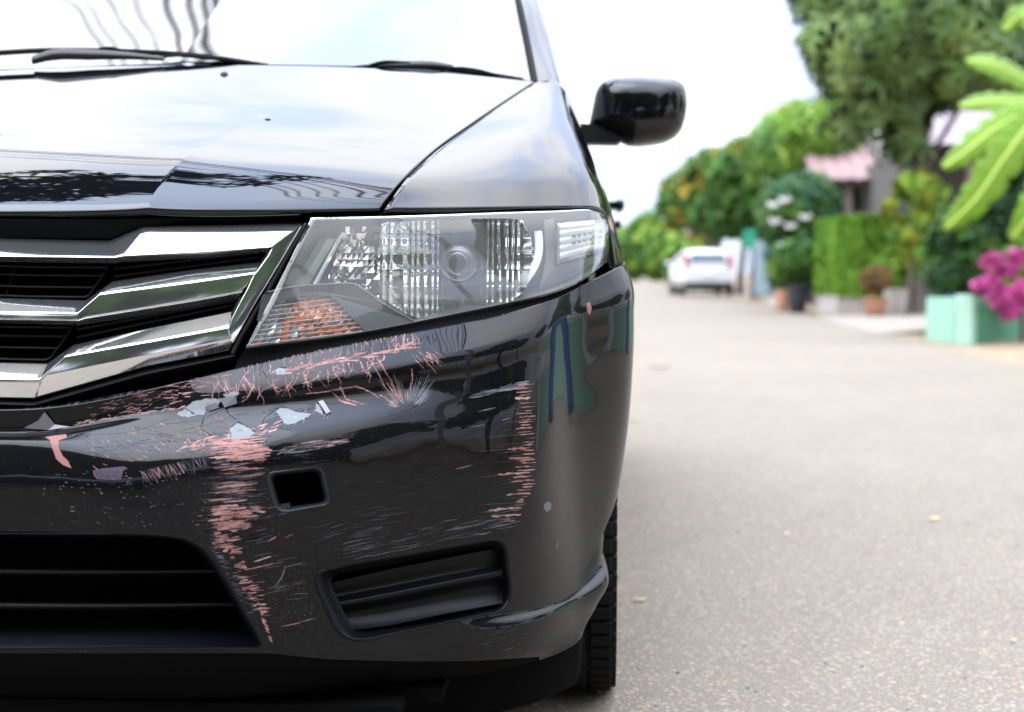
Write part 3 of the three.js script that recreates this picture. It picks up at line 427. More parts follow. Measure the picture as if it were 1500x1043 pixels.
  for (let k = 0; k < 26; k++) { const x = q(510, 560), y = q(745, 790), l = q(10, 40); stroke(x, y, x + l, y - l * 0.15, q(0.5, 1.2), pick(GREY), q(0.3, 0.6)); }
  for (let k = 0; k < 16; k++) { const x = q(430, 520), y = q(770, 812), l = q(14, 50); stroke(x, y, x + l, y - l * 0.3, q(0.6, 1.3), pick(GREY), q(0.3, 0.7)); }
  for (const s of [[668, 687, 690, 682], [735, 616, 748, 612], [700, 603, 726, 597], [690, 626, 710, 622]]) stroke(...s, 1.8, '#6f605f', 0.9);
  for (let k = 0; k < 40; k++) { const x = q(690, 790), y = q(928, 960), l = q(8, 26); stroke(x, y, x + l, y - l * 0.35, q(0.6, 1.4), pick(GREY), q(0.2, 0.5)); }
  lift('#5a5e60', 1, '#333', '#a0a0a0', [[797, 738], [803, 734], [808, 738], [807, 746], [801, 750], [797, 746]]);
  stroke(815, 804, 818, 790, 2.2, '#72692c', 0.9); stroke(826, 758, 827, 750, 1.6, '#72692c', 0.8);
  lift('#875c57', 1, '#333', null, [[859, 444], [864, 442], [867, 452], [864, 462], [860, 456]]);
}
const bumperPaint = phys(0xffffff, 0.45, { map: bumperTexture(bumperMap, true), clearcoat: 0.5, clearcoatMap: bumperTexture(coatMap), clearcoatRoughness: 0.015, specularIntensity: 0.05, bumpMap: bumperTexture(reliefMap), bumpScale: 0.0006 });
const inValance = inside([[-900, 957], [395, 957], [480, 966], [600, 969], [700, 968], [790, 962], [790, 1200], [-900, 1200]]);
const bumperKeep = (p) => { const [x, y] = toPix(p); return -Math.max(inIntake(x, y), inFog(x, y), inTow(x, y), inValance(x, y)); };
const bumperSkirt = ['top', 'bottom', 'right'];
const bumper = part('front_bumper', surface(bumperNet, NU, NV, { keep: bumperKeep, skirt: bumperSkirt, skirtDepth: 0.012, mirror: 'plain' }), bumperPaint, car);
part('valance', surface(bumperNet, NU, 120, { keep: (p) => { const [x, y] = toPix(p); return Math.min(inValance(x, y), -inIntake(x, y)); }, offset: -0.001, mirror: true }), M.dark, car);
tag(bumper, 'black front bumper with pink scrapes, cracks and flaking paint');
const bumperZ = (px, py) => { const [u, v] = onBumper(px, py); return bumperNet(u, v).z; };
// recessed rims: rings of an outline pushed in step by step
function recess(outline, steps) {
  const c = outline.reduce((s, [x, y]) => [s[0] + x / outline.length, s[1] + y / outline.length], [0, 0]);
  const z0 = outline.map(([x, y]) => bumperZ(x, y));
  return skin(steps.map(([k, dz]) => outline.map(([x, y], i) => { const dx = x - c[0], dy = y - c[1], l = Math.hypot(dx, dy); return N(x - dx / l * k, y - dy / l * k, z0[i] + dz); })), true);
}
const towCover = new THREE.Group(); towCover.name = 'tow_hook_opening'; car.add(towCover);
part('rim', recess(towOutline, [[-0.5, -0.001], [1.5, 0.0008], [4.5, -0.0005], [6, -0.004], [8.5, -0.005], [9.5, -0.03], [12, -0.07]]), phys(L(0.012, 0.015, 0.018), 0.35, { specularIntensity: 0.7 }), towCover);
part('tab', plate([[411, 739], [424, 737], [425, 745], [413, 747]], () => bumperZ(418, 742) - 0.004, 0.006), phys(L(0.010, 0.013, 0.016), 0.35), towCover);
part('tab', plate([[456, 740], [474, 736], [474, 740], [457, 743]], () => bumperZ(465, 738) - 0.004, 0.006), phys(L(0.010, 0.013, 0.016), 0.35), towCover);
part('cavity', plate(rounded([[380, 684, 10], [482, 674, 10], [494, 746, 10], [398, 760, 10]], 3), () => bumperZ(438, 715) - 0.075, 0.01), M.dark, towCover);
{
  const fog = new THREE.Group(); fog.name = 'fog_lamp_cover'; car.add(fog);
  part('frame', recess(fogOutline, [[-0.5, -0.001], [2, 0.0012], [6, -0.001], [14, -0.012], [20, -0.022], [25, -0.027]]), M.satin, fog);
  const zf = (px, py) => bumperZ(px, py) - 0.026;
  const rowAt = (t, k) => curve([[474, lerp(858, 925, t), zf(478, 890) + k], [560, lerp(838, 916, t), zf(560, 875) + k], [660, lerp(818, 896, t), zf(650, 860) + k], [736, lerp(803, 882, t), zf(728, 850) + k]], 24);
  part('panel', skin([rowAt(-0.02, 0.001), rowAt(0.2, -0.006), rowAt(0.32, -0.006), rowAt(0.40, 0.008), rowAt(0.46, 0.010), rowAt(0.52, 0.008), rowAt(0.6, -0.008), rowAt(0.8, -0.010), rowAt(1.02, 0.006)]), M.satin, fog);
}
// lower intake
{
  const grille = new THREE.Group(); grille.name = 'lower_grille'; car.add(grille);
  part('surround', recess(intakeOutline, [[-0.5, -0.001], [2, 0.001], [6, -0.004], [9, -0.03], [10, -0.09]]), M.satin, grille);
  const line = (y0, y1, dz, r) => [...Array(25).keys()].map((i) => { const t = i / 24, px = lerp(-330, 352, t); return N(px, lerp(y0, y1, Math.abs(px - 150) / 480 * 0.4) , -0.055 - 0.05 * ((px + 90) / 450) ** 2 + dz); });
  for (const [y, e] of [[836, 330], [886, 350]]) {
    const pts = (dy, dz) => [...Array(25).keys()].map((i) => { const px = lerp(-500, e, i / 24); return N(px, y + dy - 8 * ((px - 130) / 300) ** 2 * (px < 400 ? 0.6 : 1), -0.05 - 0.06 * ((px + 90) / 450) ** 2 + dz); });
    part('slat', skin([pts(8, -0.05), pts(6, 0.002), pts(3, 0.005), pts(-1, 0.004), pts(-3, -0.002), pts(-3.2, -0.05), pts(8, -0.05)]), M.plastic, grille);
  }
  const ledge = (y, dz, e) => [...Array(25).keys()].map((i) => { const px = lerp(-500, e, i / 24); return N(px, y + 6 * ((px - 100) / 300) ** 2, -0.045 - 0.045 * ((px + 90) / 450) ** 2 + dz); });
  part('lower_lip', skin([ledge(908, -0.085, 372), ledge(918, -0.06, 376), ledge(930, -0.03, 384), ledge(942, -0.006, 394), ledge(948, 0.004, 398), ledge(953, 0.006, 402), ledge(962, 0.0, 404)]), phys(L(0.006, 0.0085, 0.012), 0.45, { specularIntensity: 0.6 }), grille);
  part('mesh_panel', plate([[-600, 760], [420, 760], [420, 990], [-600, 990]], () => -0.19, 0.02), M.dark, grille);
}
// curled flakes of paint standing off the bumper
for (const [pts, rise] of [[[[322, 584], [345, 579], [347, 591], [329, 597]], 0.004], [[[35, 627], [56, 616], [65, 604], [71, 611], [80, 622], [103, 625], [70, 630]], 0.006], [[[466, 588], [478, 606], [484, 603], [473, 586]], 0.004], [[[300, 596], [316, 590], [321, 597], [306, 602]], 0.003]]) {
  const zf = (x, y) => bumperZ(x, y) + rise * (0.4 + 0.6 * Math.abs(Math.sin(x * 0.35)));
  part('paint_flake', plate(pts, zf, 0.0012), phys(L(0.10, 0.09, 0.11), 0.4, { clearcoat: 0.8, clearcoatRoughness: 0.1 }), bumper);
}

// ---------------- headlamp
const lampRows = [
  [[456, 319, -0.150], [560, 317, -0.185], [680, 313, -0.245], [770, 310, -0.315], [830, 308, -0.400], [865, 307, -0.480], [886, 315, -0.560]],
  [[440, 350, -0.136], [553, 345, -0.170], [677, 338, -0.227], [771, 331, -0.297], [832, 326, -0.382], [869, 322, -0.468], [891, 328, -0.562]],
  [[408, 415, -0.117], [532, 405, -0.148], [655, 395, -0.198], [763, 380, -0.268], [832, 366, -0.352], [871, 356, -0.445], [892.5, 350, -0.562]],
  [[372, 486, -0.097], [508, 470, -0.127], [630, 449, -0.170], [746, 426, -0.234], [823, 407, -0.315], [869, 386, -0.423], [892, 370, -0.56]],
  [[359, 511, -0.092], [500, 494, -0.122], [620, 472, -0.163], [740, 447, -0.224], [820, 426, -0.300], [867, 402, -0.410], [889, 384, -0.55]],
];
const lampNet = net(lampRows);
const lampHead = new THREE.Group(); lampHead.name = 'headlamp'; car.add(lampHead);
const zLpts = [[350, -0.09], [408, -0.117], [532, -0.148], [655, -0.198], [763, -0.268], [832, -0.352], [871, -0.445], [895, -0.57]];
function zL(px, py = 400) { let i = 0; while (i < zLpts.length - 2 && px > zLpts[i + 1][0]) i++; const t = (px - zLpts[i][0]) / (zLpts[i + 1][0] - zLpts[i][0]); return lerp(zLpts[i][1], zLpts[i + 1][1], clamp(t, 0, 1)) + (py - 390) * 0.00022; }
const lampParts = [];
const lp = (name, geo, mat, parent = lampHead) => { const g = Array.isArray(geo) ? mergeGeometries(geo.map(plain)) : geo; const m = part(name, g, mat, parent); lampParts.push(m); return m; };
{
  lp('lens', surface(lampNet, 70, 40, { skirt: ['top', 'bottom', 'left', 'right'], skirtDepth: 0.014 }), M.lens);
  lp('housing', surface((u, v) => { const p = lampNet(u * 0.985 + 0.0075, v * 0.96 + 0.02); const e = Math.min(u / 0.06, (1 - u) / 0.05, v / 0.14, (1 - v) / 0.14, 1); p.z -= 0.006 + 0.17 * Math.pow(Math.max(0, e), 0.5) * (1 - 0.6 * u); p.x -= 0.04 * smooth(0.75, 1, u) * e; return p; }, 70, 40), M.lampGrey);
  // main reflector: fluted bowl
  const refl = (px, py) => { const a = (px - 668) / 128, b = (py - 392) / 82, q = clamp(a * a + b * b, 0, 1.25), fl = Math.abs(((px - 470 + 5 * Math.sin(px * 0.06) + 2.5 * Math.sin(px * 0.17 + py * 0.01)) / 11.5) % 1 - 0.5) * 2, st = Math.abs(((py - 300) / 24) % 1 - 0.5) * 2; return zL(668, 390) - 0.105 + 0.085 * q - 0.0021 * fl * fl * (0.6 + 0.4 * Math.sin(px * 0.045)) - 0.0034 * st * st + (px < 668 ? 0.00022 : -0.0003) * (668 - px) * 0.5; };
  const reflOutline = inside([[560, 326], [640, 322], [740, 320], [765, 322], [778, 350], [780, 385], [770, 425], [745, 444], [680, 455], [612, 466], [590, 458], [556, 434], [552, 380]]);
  const reflGrid = (u, v) => { const px = lerp(546, 790, u), py = lerp(316, 470, v); return N(px, py, refl(px, py)); };
  lp('reflector', surface(reflGrid, 240, 70, { keep: (p, u, v) => reflOutline(lerp(546, 790, u), lerp(316, 470, v)) }), M.chrome);
  // inner reflector with stepped facets
  const r2 = rng(31), fac = [];
  for (let j = 0; j < 11; j++) for (let i = 0; i < 8; i++) {
    const py = lerp(332, 438, j / 11), py1 = lerp(332, 438, (j + 1) / 11), sx = 506 - (py - 332) * 0.36, px = lerp(sx, 556, i / 8), px1 = lerp(sx, 556, (i + 1) / 8), z = zL(px) - 0.085 + 0.03 * (1 - i / 8), t = R(-0.008, 0.008, r2), s = R(-0.006, 0.006, r2);
    fac.push(skin([[N(px, py, z + t), N(px1, py, z + s)], [N(px, py1, z - t + 0.006), N(px1, py1, z - s + 0.006)]], false, true));
  }
  lp('facet_reflector', fac, M.brightMetal);
  // bright slanting trims
  const strip = (a, b, w, z0, bend = 0) => { const n = 14, A = [], B = [], Cc = []; for (let i = 0; i <= n; i++) { const t = i / n, x = lerp(a[0], b[0], t) + bend * Math.sin(Math.PI * t), y = lerp(a[1], b[1], t); A.push(N(x - w / 2, y, zL(x, y) - z0 - 0.008)); B.push(N(x, y, zL(x, y) - z0)); Cc.push(N(x + w / 2, y, zL(x, y) - z0 - 0.012)); } return skin([A, B, Cc], false, true); };
  const white = std(L(0.85, 0.86, 0.86), 0.25, { metalness: 0.35 });
  lp('trim_bar', strip([502, 340], [462, 416], 7, 0.03), white);
  lp('trim_bar', strip([480, 350], [440, 417], 24, 0.042), std(L(0.28, 0.32, 0.28), 0.35, { metalness: 0.3 }));
  lp('trim_blade', strip([788, 338], [749, 436], 12, 0.022, 16), white);
  lp('trim_blade', strip([776, 340], [763, 402], 4, 0.035, 4), M.brightMetal);
  for (const [y0, y1] of [[352, 366], [366, 376], [376, 388], [388, 397]]) lp('trim_rung', bar(N(770, y0, zL(770) - 0.035), N(781, y1, zL(781) - 0.035), 0.0012), M.brightMetal);
  // bulb shield: cap, ring and stay
  const bc = N(670, 385, zL(670) - 0.045);
  const dome = new THREE.LatheGeometry([[0.0, 0.0], [0.013, -0.001], [0.0165, -0.004], [0.0168, -0.008], [0.021, -0.008], [0.0245, -0.010], [0.026, -0.014], [0.026, -0.06]].map(([r, h]) => new THREE.Vector2(r, h)), 40).rotateX(Math.PI / 2);
  const bulb = lp('bulb_shield', dome.translate(bc.x, bc.y, bc.z), std(L(0.17, 0.175, 0.175), 0.32, { metalness: 0.6 }));
  lp('bulb_tip', new THREE.LatheGeometry([[0, 0.003], [0.009, 0.0025], [0.012, 0.0008], [0.012, -0.002]].map(([r, h]) => new THREE.Vector2(r, h)), 30).rotateX(Math.PI / 2).translate(bc.x, bc.y, bc.z + 0.001), std(L(0.02, 0.02, 0.021), 0.55), bulb);
  lp('stay', bar(bc.clone().add(new THREE.Vector3(-0.02, -0.003, -0.012)), N(600, 407, zL(600) - 0.06), 0.0011), M.lampGrey, bulb); lp('stay', bar(bc.clone().add(new THREE.Vector3(0.022, 0.004, -0.014)), N(706, 380, zL(700) - 0.06), 0.0011), M.lampGrey, bulb);
  // dark bezel over the indicator
  const bez = [[384, 432], [400, 425], [430, 419], [500, 414], [516, 415], [534, 425], [560, 444], [604, 470], [584, 480], [540, 488], [520, 470], [497, 444], [482, 432], [440, 434], [404, 441], [386, 470], [376, 470]];
  lp('bezel', plate(bez, (x, y) => zL(x, y) - 0.016, 0.03), M.bezel);
  { const A = [[392, 428], [430, 420], [500, 415.5], [517, 416], [536, 427], [562, 445.5], [606, 470]]; lp('bezel_lip', tube(A.map(([x, y]) => N(x, y, zL(x, y) - 0.015)), 0.0013, 50, 6), M.lampGrey); }
  for (let k = 0; k < 9; k++) lp('bezel_slot', plate([[441 + k * 5.6, 421.5 - k * 0.35], [444 + k * 5.6, 421.2 - k * 0.35], [443 + k * 5.6, 428 - k * 0.35], [440 + k * 5.6, 428.4 - k * 0.35]], (x, y) => zL(x, y) - 0.0145, 0.002), M.dark);
  // indicator: amber and clear facets behind ribs
  const cells = { silver: [], amber: [], deep: [], }, r3 = rng(8);
  const left = (py) => 404 - (py - 438) * 0.60, right = (py) => (py < 447 ? 482 + (py - 432) * 0.9 : 497 + (py - 447) * 0.95);
  for (let j = 0; j < 9; j++) for (let i = 0; i < 13; i++) {
    const y0 = 434 + j * 7.3, y1 = y0 + 7.0, slope = (x) => (x - 440) * -0.12, f0 = i / 13, f1 = (i + 0.96) / 13;
    const x0 = lerp(left(y0), right(y0), f0), x1 = lerp(left(y0), right(y0), f1), x2 = lerp(left(y1), right(y1), f1), x3 = lerp(left(y1), right(y1), f0), t = R(-0.004, 0.004, r3), z = zL(x0, y0) - 0.026;
    const g = skin([[N(x0, y0 + slope(x0), z + t), N(x1, y0 + slope(x1), z - t)], [N(x3, y1 + slope(x3), z - t + 0.002), N(x2, y1 + slope(x2), z + t + 0.002)]], false, true);
    const f = i / 13, k = f < 0.22 ? (r3() < 0.8 ? 'silver' : 'deep') : f < 0.38 ? ['silver', 'deep', 'amber', 'amber'][Math.floor(r3() * 4)] : f < 0.80 ? (j < 5 ? 'amber' : r3() < 0.6 ? 'amber' : 'deep') : f < 0.93 ? 'deep' : 'silver';
    cells[k].push(g);
  }
  const ind = new THREE.Group(); ind.name = 'indicator'; lampHead.add(ind);
  lp('clear_facets', cells.silver, std(L(0.42, 0.43, 0.42), 0.2, { metalness: 0.7 }), ind); lp('amber_facets', cells.amber, phys(L(0.60, 0.16, 0.008), 0.2, { clearcoat: 1 }), ind);
  lp('deep_amber_facets', cells.deep, phys(L(0.20, 0.04, 0.006), 0.25, { clearcoat: 1 }), ind); 
  lp('backing', plate([[366, 500], [404, 436], [482, 430], [560, 494]], (x, y) => zL(x, y) - 0.042, 0.006), M.bezel, ind);
  for (let k = 0; k < 10; k++) { const y = 437 + k * 6.6, xa = left(y) - 1, xb = right(y) + 2, sl = (x) => y + (x - 440) * -0.12; lp('rib', [bar(N(xa, sl(xa), zL(xa, y) - 0.019), N(xb, sl(xb), zL(xb, y) - 0.021), 0.0008, 0.0008, 6)], std(L(0.22, 0.23, 0.23), 0.25, { metalness: 0.4 }), ind); }
  // side lamp: ribbed pale block at the outer end
  const sideF = (u, v) => { const px = lerp(816, 889, u), py = lerp(327 - 6 * u, 387 - 22 * u, v); return [px, py]; };
  const sl = (u, v) => { const [px, py] = sideF(u, v), e = Math.min(u / 0.06, (1 - u) / 0.04, v / 0.1, (1 - v) / 0.1, 1); const q = N(px, py, zL(px, py) - 0.014 - 0.014 * (1 - e)); q.z += 0.0022 * Math.abs(Math.sin(v * 17)) * e; return q; };
  const sideLamp = lp('side_lamp', surface(sl, 60, 60), phys(L(0.30, 0.31, 0.29), 0.18, { clearcoat: 1 }));
  for (const [u0, v] of [[0.2, 0.34], [0.2, 0.52]]) for (let k = 0; k < 6; k++) { const u = 0.3 + k * 0.11, [a, b] = sideF(u, v), [c, d] = sideF(u + 0.08, v + 0.1); lp('reflector_cell', plate([[a, b], [c, b - 1], [c, d], [a, d]], (x, y) => zL(x, y) - 0.012, 0.003), std(L(0.14, 0.15, 0.145), 0.2, { metalness: 0.5 }), sideLamp); }
  lp('bezel_outer', plate([[797, 322], [812, 320], [812, 390], [884, 372], [884, 378], [840, 404], [790, 424], [800, 380]], (x, y) => zL(x, y) - 0.03, 0.01), M.lampGrey);
  const lamp2 = new THREE.Group(); lamp2.name = 'headlamp'; car.add(lamp2);
  const pairs = new Map([[lampHead, lamp2]]);
  for (const m of lampParts) { let to = pairs.get(m.parent); if (!to) { to = new THREE.Group(); to.name = m.parent.name; lamp2.add(to); pairs.set(m.parent, to); } const g = flip(m.geometry); const c = part(m.name, g, m.material, to); pairs.set(m, c); }
}
// black seals between lamp, bonnet and bumper
{
  const seal = (a, b, back) => { const A = curve(a, 40), B = curve(b, 40), m = A.map((p, i) => p.clone().add(B[i]).multiplyScalar(0.5).add(new THREE.Vector3(-0.004, 0, -back))); return skin([A.map((p) => p.clone().add(new THREE.Vector3(0, 0.002, -back * 0.6))), m, B.map((p) => p.clone().add(new THREE.Vector3(0, -0.002, -back * 0.6)))]); };
  const g1 = seal([...lampRows[4].slice(0, 6)], bumperRows[0].slice(3, 9), 0.014);
  const g2 = seal([[440, 309, -0.168], [556, 307, -0.2], [700, 305, -0.27], [800, 304, -0.375], [858, 303, -0.48]], lampRows[0].slice(0, 6).map((p) => p), 0.02);
  for (const g of [g1, g2]) { part('lamp_seal', g, M.dark, car); part('lamp_seal', flip(g), M.dark, car); }
}

// ---------------- grille
{
  const gr = new THREE.Group(); gr.name = 'grille'; car.add(gr);
  const zG = (px, py) => -0.078 + 0.025 * (py - 330) / 185 - 0.055 * ((px + 90) / 500) ** 2 * (px > -90 ? 1 : 0);
  const lineOf = (pts, dz, n = 12) => { pts = pts.map((p) => (p[0] === -90 ? [-14, ...p.slice(1)] : p)); const snap = pts[0][0] === -14; const out = []; for (let i = 0; i + 1 < pts.length; i++) for (let k = 0; k < n; k++) { const t = k / n; out.push([lerp(pts[i][0], pts[i + 1][0], t), lerp(pts[i][1], pts[i + 1][1], t), lerp(pts[i][2] ?? dz, pts[i + 1][2] ?? dz, t)]); } const l = pts[pts.length - 1]; out.push([l[0], l[1], l[2] ?? dz]); return out.map(([x, y, d], i) => { const p = N(x, y, zG(x, y) + d); if (snap && i === 0) p.x = 0; return p; }); };
  const bevel = (lines, k = 0.09) => { const out = [lines[0]]; for (let i = 1; i + 1 < lines.length; i++) { const a = lines[i - 1], b = lines[i], c = lines[i + 1]; out.push(b.map((p, j) => p.clone().lerp(a[j], k))); out.push(b.map((p, j) => p.clone().lerp(a[j], k * 0.33).lerp(c[j], k * 0.33))); out.push(b.map((p, j) => p.clone().lerp(c[j], k))); } out.push(lines[lines.length - 1]); return out; };
  const chromeBar = (lines) => { const g = skin(bevel(lines)); part('chrome_bar', g, M.chrome, gr); part('chrome_bar', flip(g), M.chrome, gr); };
  chromeBar([lineOf([[-90, 348], [160, 352], [208, 329], [320, 327], [441, 324]], -0.05), lineOf([[-90, 354], [160, 358], [212, 335], [320, 333], [442, 330]], -0.026), lineOf([[-90, 375], [168, 377], [180, 375], [300, 369], [396, 362]], 0.008), lineOf([[-90, 384], [168, 386], [182, 384], [300, 378], [391, 369]], -0.012), lineOf([[-90, 384], [168, 386], [182, 384], [300, 378], [391, 369]], -0.06)]);
  chromeBar([lineOf([[-90, 436], [125, 440], [165, 412], [280, 395], [384, 383]], -0.06), lineOf([[-90, 436], [125, 440], [165, 412], [280, 395], [384, 383]], -0.016), lineOf([[-90, 458], [113, 459], [146, 430], [280, 413], [376, 399]], 0.004), lineOf([[-90, 468], [113, 470], [125, 466], [280, 441], [354, 428]], 0.003), lineOf([[-90, 473], [113, 477], [128, 475], [280, 452], [348, 438]], -0.022), lineOf([[-90, 473], [113, 477], [128, 475], [280, 452], [348, 438]], -0.06)]);
  chromeBar([lineOf([[-90, 530], [70, 532], [108, 505], [220, 480], [342, 455]], -0.06), lineOf([[-90, 530], [70, 532], [108, 505], [220, 480], [342, 455]], -0.016), lineOf([[-90, 555], [57, 556], [97, 521], [220, 500], [338, 479]], 0.004), lineOf([[-90, 561], [57, 562], [68, 550], [220, 520], [344, 496]], 0.003), lineOf([[-90, 583], [50, 584], [60, 581], [215, 537], [335, 514]], -0.007), lineOf([[-90, 583], [50, 584], [60, 581], [215, 537], [335, 514]], -0.04)]);
  // the slanting end of the frame
  const I = [[399, 360], [393, 374], [380, 392], [371, 404], [362, 424], [350, 446], [340, 466], [334, 482], [338, 497]], O = [[443, 330], [430, 352], [415, 378], [405, 394], [393, 414], [378, 438], [363, 464], [350, 488], [341, 503]];
  const ln = (P, dz) => P.map(([x, y]) => N(x, y, zG(x, y) + dz));
  const fr = skin(bevel([ln(I.map(([x, y]) => [x - 6, y]), -0.06), ln(I.map(([x, y]) => [x - 5, y - 1]), -0.012), ln(I, 0.0045), ln(O, 0.0015), ln(O.map(([x, y]) => [x + 3, y + 1]), -0.02)], 0.08));
  part('frame_end', fr, M.chrome, gr); part('frame_end', flip(plain(fr)), M.chrome, gr);
  // black edge beside the lamp
  const edge = tube([[446, 328], [424, 364], [396, 414], [368, 462], [346, 500], [338, 518]].map(([x, y]) => N(x + 3, y, zG(x, y) - 0.004)), 0.0032, 40, 8);
  part('edge_trim', edge, M.plastic, gr); part('edge_trim', flip(plain(edge)), M.plastic, gr);
  const gapFill = skin([ln(O.map(([x, y]) => [x + 2, y]), -0.02), ln(O.map(([x, y]) => [x + 22, y]), -0.03)]);
  part('edge_seal', gapFill, M.dark, gr); part('edge_seal', flip(gapFill), M.dark, gr);
  // dark slats in the slots
  const slat = (pts, r = 0.0022) => { const A = pts.map(([x, y]) => [x, y]); const g = skin([lineOf(A.map(([x, y]) => [x, y - 1.6]), -0.052), lineOf(A.map(([x, y]) => [x, y - 1.6]), -0.027), lineOf(A, -0.024), lineOf(A.map(([x, y]) => [x, y + 1.6]), -0.027), lineOf(A.map(([x, y]) => [x, y + 1.6]), -0.052)]); part('slat', g, M.plastic, gr); part('slat', flip(g), M.plastic, gr); };
  for (const [y, xe] of [[391, 158], [403, 152], [420, 140], [434, 122]]) slat([[-90, y - 2], [40, y], [xe, y + 1]]);
  for (const [y, xe] of [[479, 104], [492, 97], [509, 84], [526, 68]]) slat([[-90, y - 1], [20, y], [xe, y + 1]]);
  slat([[158, 392], [130, 433], [122, 435]]); slat([[106, 480], [74, 524], [66, 527]]);
  slat([[166, 394], [380, 370]]); slat([[166, 405], [378, 377]]); slat([[112, 483], [345, 440]]); slat([[112, 494], [340, 447]]);
  for (const [x0, y0, x1, y1] of [[22, 392, 8, 434], [272, 382, 267, 392], [230, 465, 224, 475]]) slat([[x0, y0], [x1, y1]]);
  part('backing', plate([[-700, 316], [440, 312], [450, 330], [330, 525], [60, 600], [-700, 600]], (x, y) => -0.155 - 0.06 * clamp((x + 90) / 500, 0, 1) ** 2, 0.02), M.dark, gr);
  const top = [lineOf([[-90, 316], [200, 314], [330, 313], [441, 313]], -0.05), lineOf([[-90, 322], [196, 322], [330, 319], [444, 318]], -0.028), lineOf([[-90, 348], [162, 350], [206, 330], [330, 324], [444, 322]], -0.045)];
  const tg = skin(top); part('upper_panel', [plain(tg), flip(plain(tg))], M.dark, gr);
  const low = [lineOf([[-90, 584], [50, 586], [215, 538], [338, 516]], -0.02), lineOf([[-90, 590], [50, 592], [215, 546], [345, 520]], -0.004), lineOf([[-90, 593], [50, 595], [215, 549], [345, 523]], -0.006), lineOf([[-90, 600], [55, 603], [215, 566], [350, 535]], -0.04)];
  const lg = skin(low); part('lower_frame', [plain(lg), flip(plain(lg))], M.plastic, gr);
}

// a seed fallen on the bonnet
{ const p = N(392, 183, -0.5); const q = new THREE.SphereGeometry(0.0042, 10, 8); q.scale(1.3, 0.5, 0.8); const s = tag(part('seed', q, std(L(0.03, 0.022, 0.015), 0.8)), 'tiny dark seed lying on the black bonnet', 'seed'); let y = p.y; for (let v = 0; v <= 1; v += 0.004) { const b = bonnetNet(0.55, v); if (Math.abs(b.z - p.z) < 0.004) { let best = 9; for (let u = 0; u <= 1; u += 0.01) { const c = bonnetNet(u, v); if (Math.abs(c.x - p.x) < best) { best = Math.abs(c.x - p.x); y = c.y; } } } } s.position.set(p.x, y + 0.0015, p.z); }

// ================================================================ GROUND
function grain(size, f, seed) { const r = rng(seed), d = new Uint8Array(size * size * 4); for (let y = 0; y < size; y++) for (let x = 0; x < size; x++) { const o = (y * size + x) * 4, c = f(x / size, y / size, r); d[o] = c[0]; d[o + 1] = c[1]; d[o + 2] = c[2]; d[o + 3] = 255; } return d; }
function dataTex(d, size, srgb, rep = 1) { const t = new THREE.DataTexture(d, size, size, THREE.RGBAFormat, THREE.UnsignedByteType); if (srgb) t.colorSpace = THREE.SRGBColorSpace; t.wrapS = t.wrapT = THREE.RepeatWrapping; t.magFilter = THREE.LinearFilter; t.minFilter = THREE.LinearMipmapLinearFilter; t.repeat.set(rep, rep); t.needsUpdate = true; return t; }
const tile = (x, y, k, s) => { const a = x * Math.PI * 2, b = y * Math.PI * 2, q = k / (Math.PI * 2); return fbm3(Math.cos(a) * q + s, Math.sin(a) * q, Math.cos(b) * q + Math.sin(b) * q * 1.7 + s * 3, 3); };
const stoneBump = new Uint8Array(1024 * 1024 * 4);
const roadData = (() => {
  const S = 1024, d = new Uint8Array(S * S * 4), h = new Float32Array(S * S), tone = new Float32Array(S * S * 3).fill(1), r = rng(404);
  for (let k = 0; k < 26000; k++) { const cx = r() * S, cy = r() * S, rad = 1.1 + 3.4 * Math.pow(r(), 2.2), el = 0.65 + 0.35 * r(), an = r() * 3.14, g = 0.84 + 0.32 * r(), warm = r(), top = 0.4 + 0.6 * r(), ca = Math.cos(an), sa = Math.sin(an); for (let y = -5; y <= 5; y++) for (let x = -5; x <= 5; x++) { const u = (x * ca + y * sa) / rad, v = (-x * sa + y * ca) / (rad * el), q = u * u + v * v; if (q > 1) continue; const o = ((Math.floor(cy + y) + S) % S) * S + ((Math.floor(cx + x) + S) % S), hh = top * (1 - q * 0.6); if (hh > h[o]) { h[o] = hh; tone[o * 3] = g * (1 + 0.07 * warm); tone[o * 3 + 1] = g; tone[o * 3 + 2] = g * (1.04 - 0.14 * warm); } } }
  for (let i = 0; i < S * S; i++) { const n = 0.94 + 0.12 * r(); const b = h[i] > 0 ? 1 : 0.86; const x = (i % S) / S, y = Math.floor(i / S) / S, c = 1; d[i * 4] = clamp(139 * tone[i * 3] * n * b * c, 0, 255); d[i * 4 + 1] = clamp(134 * tone[i * 3 + 1] * n * b * c, 0, 255); d[i * 4 + 2] = clamp(127 * tone[i * 3 + 2] * n * b * c, 0, 255); d[i * 4 + 3] = 255; stoneBump[i * 4] = stoneBump[i * 4 + 1] = stoneBump[i * 4 + 2] = 255 * h[i]; stoneBump[i * 4 + 3] = 255; }
  return d;
})();
function sheet(x0, x1, z0, z1, y, nx, nz, shade, uvScale) {
  const pos = [], col = [], uv = [], idx = [];
  for (let j = 0; j <= nz; j++) for (let i = 0; i <= nx; i++) { const x = lerp(x0, x1, i / nx), z = lerp(z0, z1, j / nz), c = shade(x, z); pos.push(x, typeof y === 'function' ? y(x, z) : y, z); uv.push(x / uvScale, z / uvScale); col.push(...c); }
  for (let j = 0; j < nz; j++) for (let i = 0; i < nx; i++) { const a = j * (nx + 1) + i, b = a + 1, c = a + nx + 1, d = c + 1; idx.push(a, c, b, b, c, d); }
  const g = new THREE.BufferGeometry(); g.setAttribute('position', new THREE.Float32BufferAttribute(pos, 3)); g.setAttribute('color', new THREE.Float32BufferAttribute(col, 3)); g.setAttribute('uv', new THREE.Float32BufferAttribute(uv, 2)); g.setIndex(idx); g.computeVertexNormals(); return g;
}
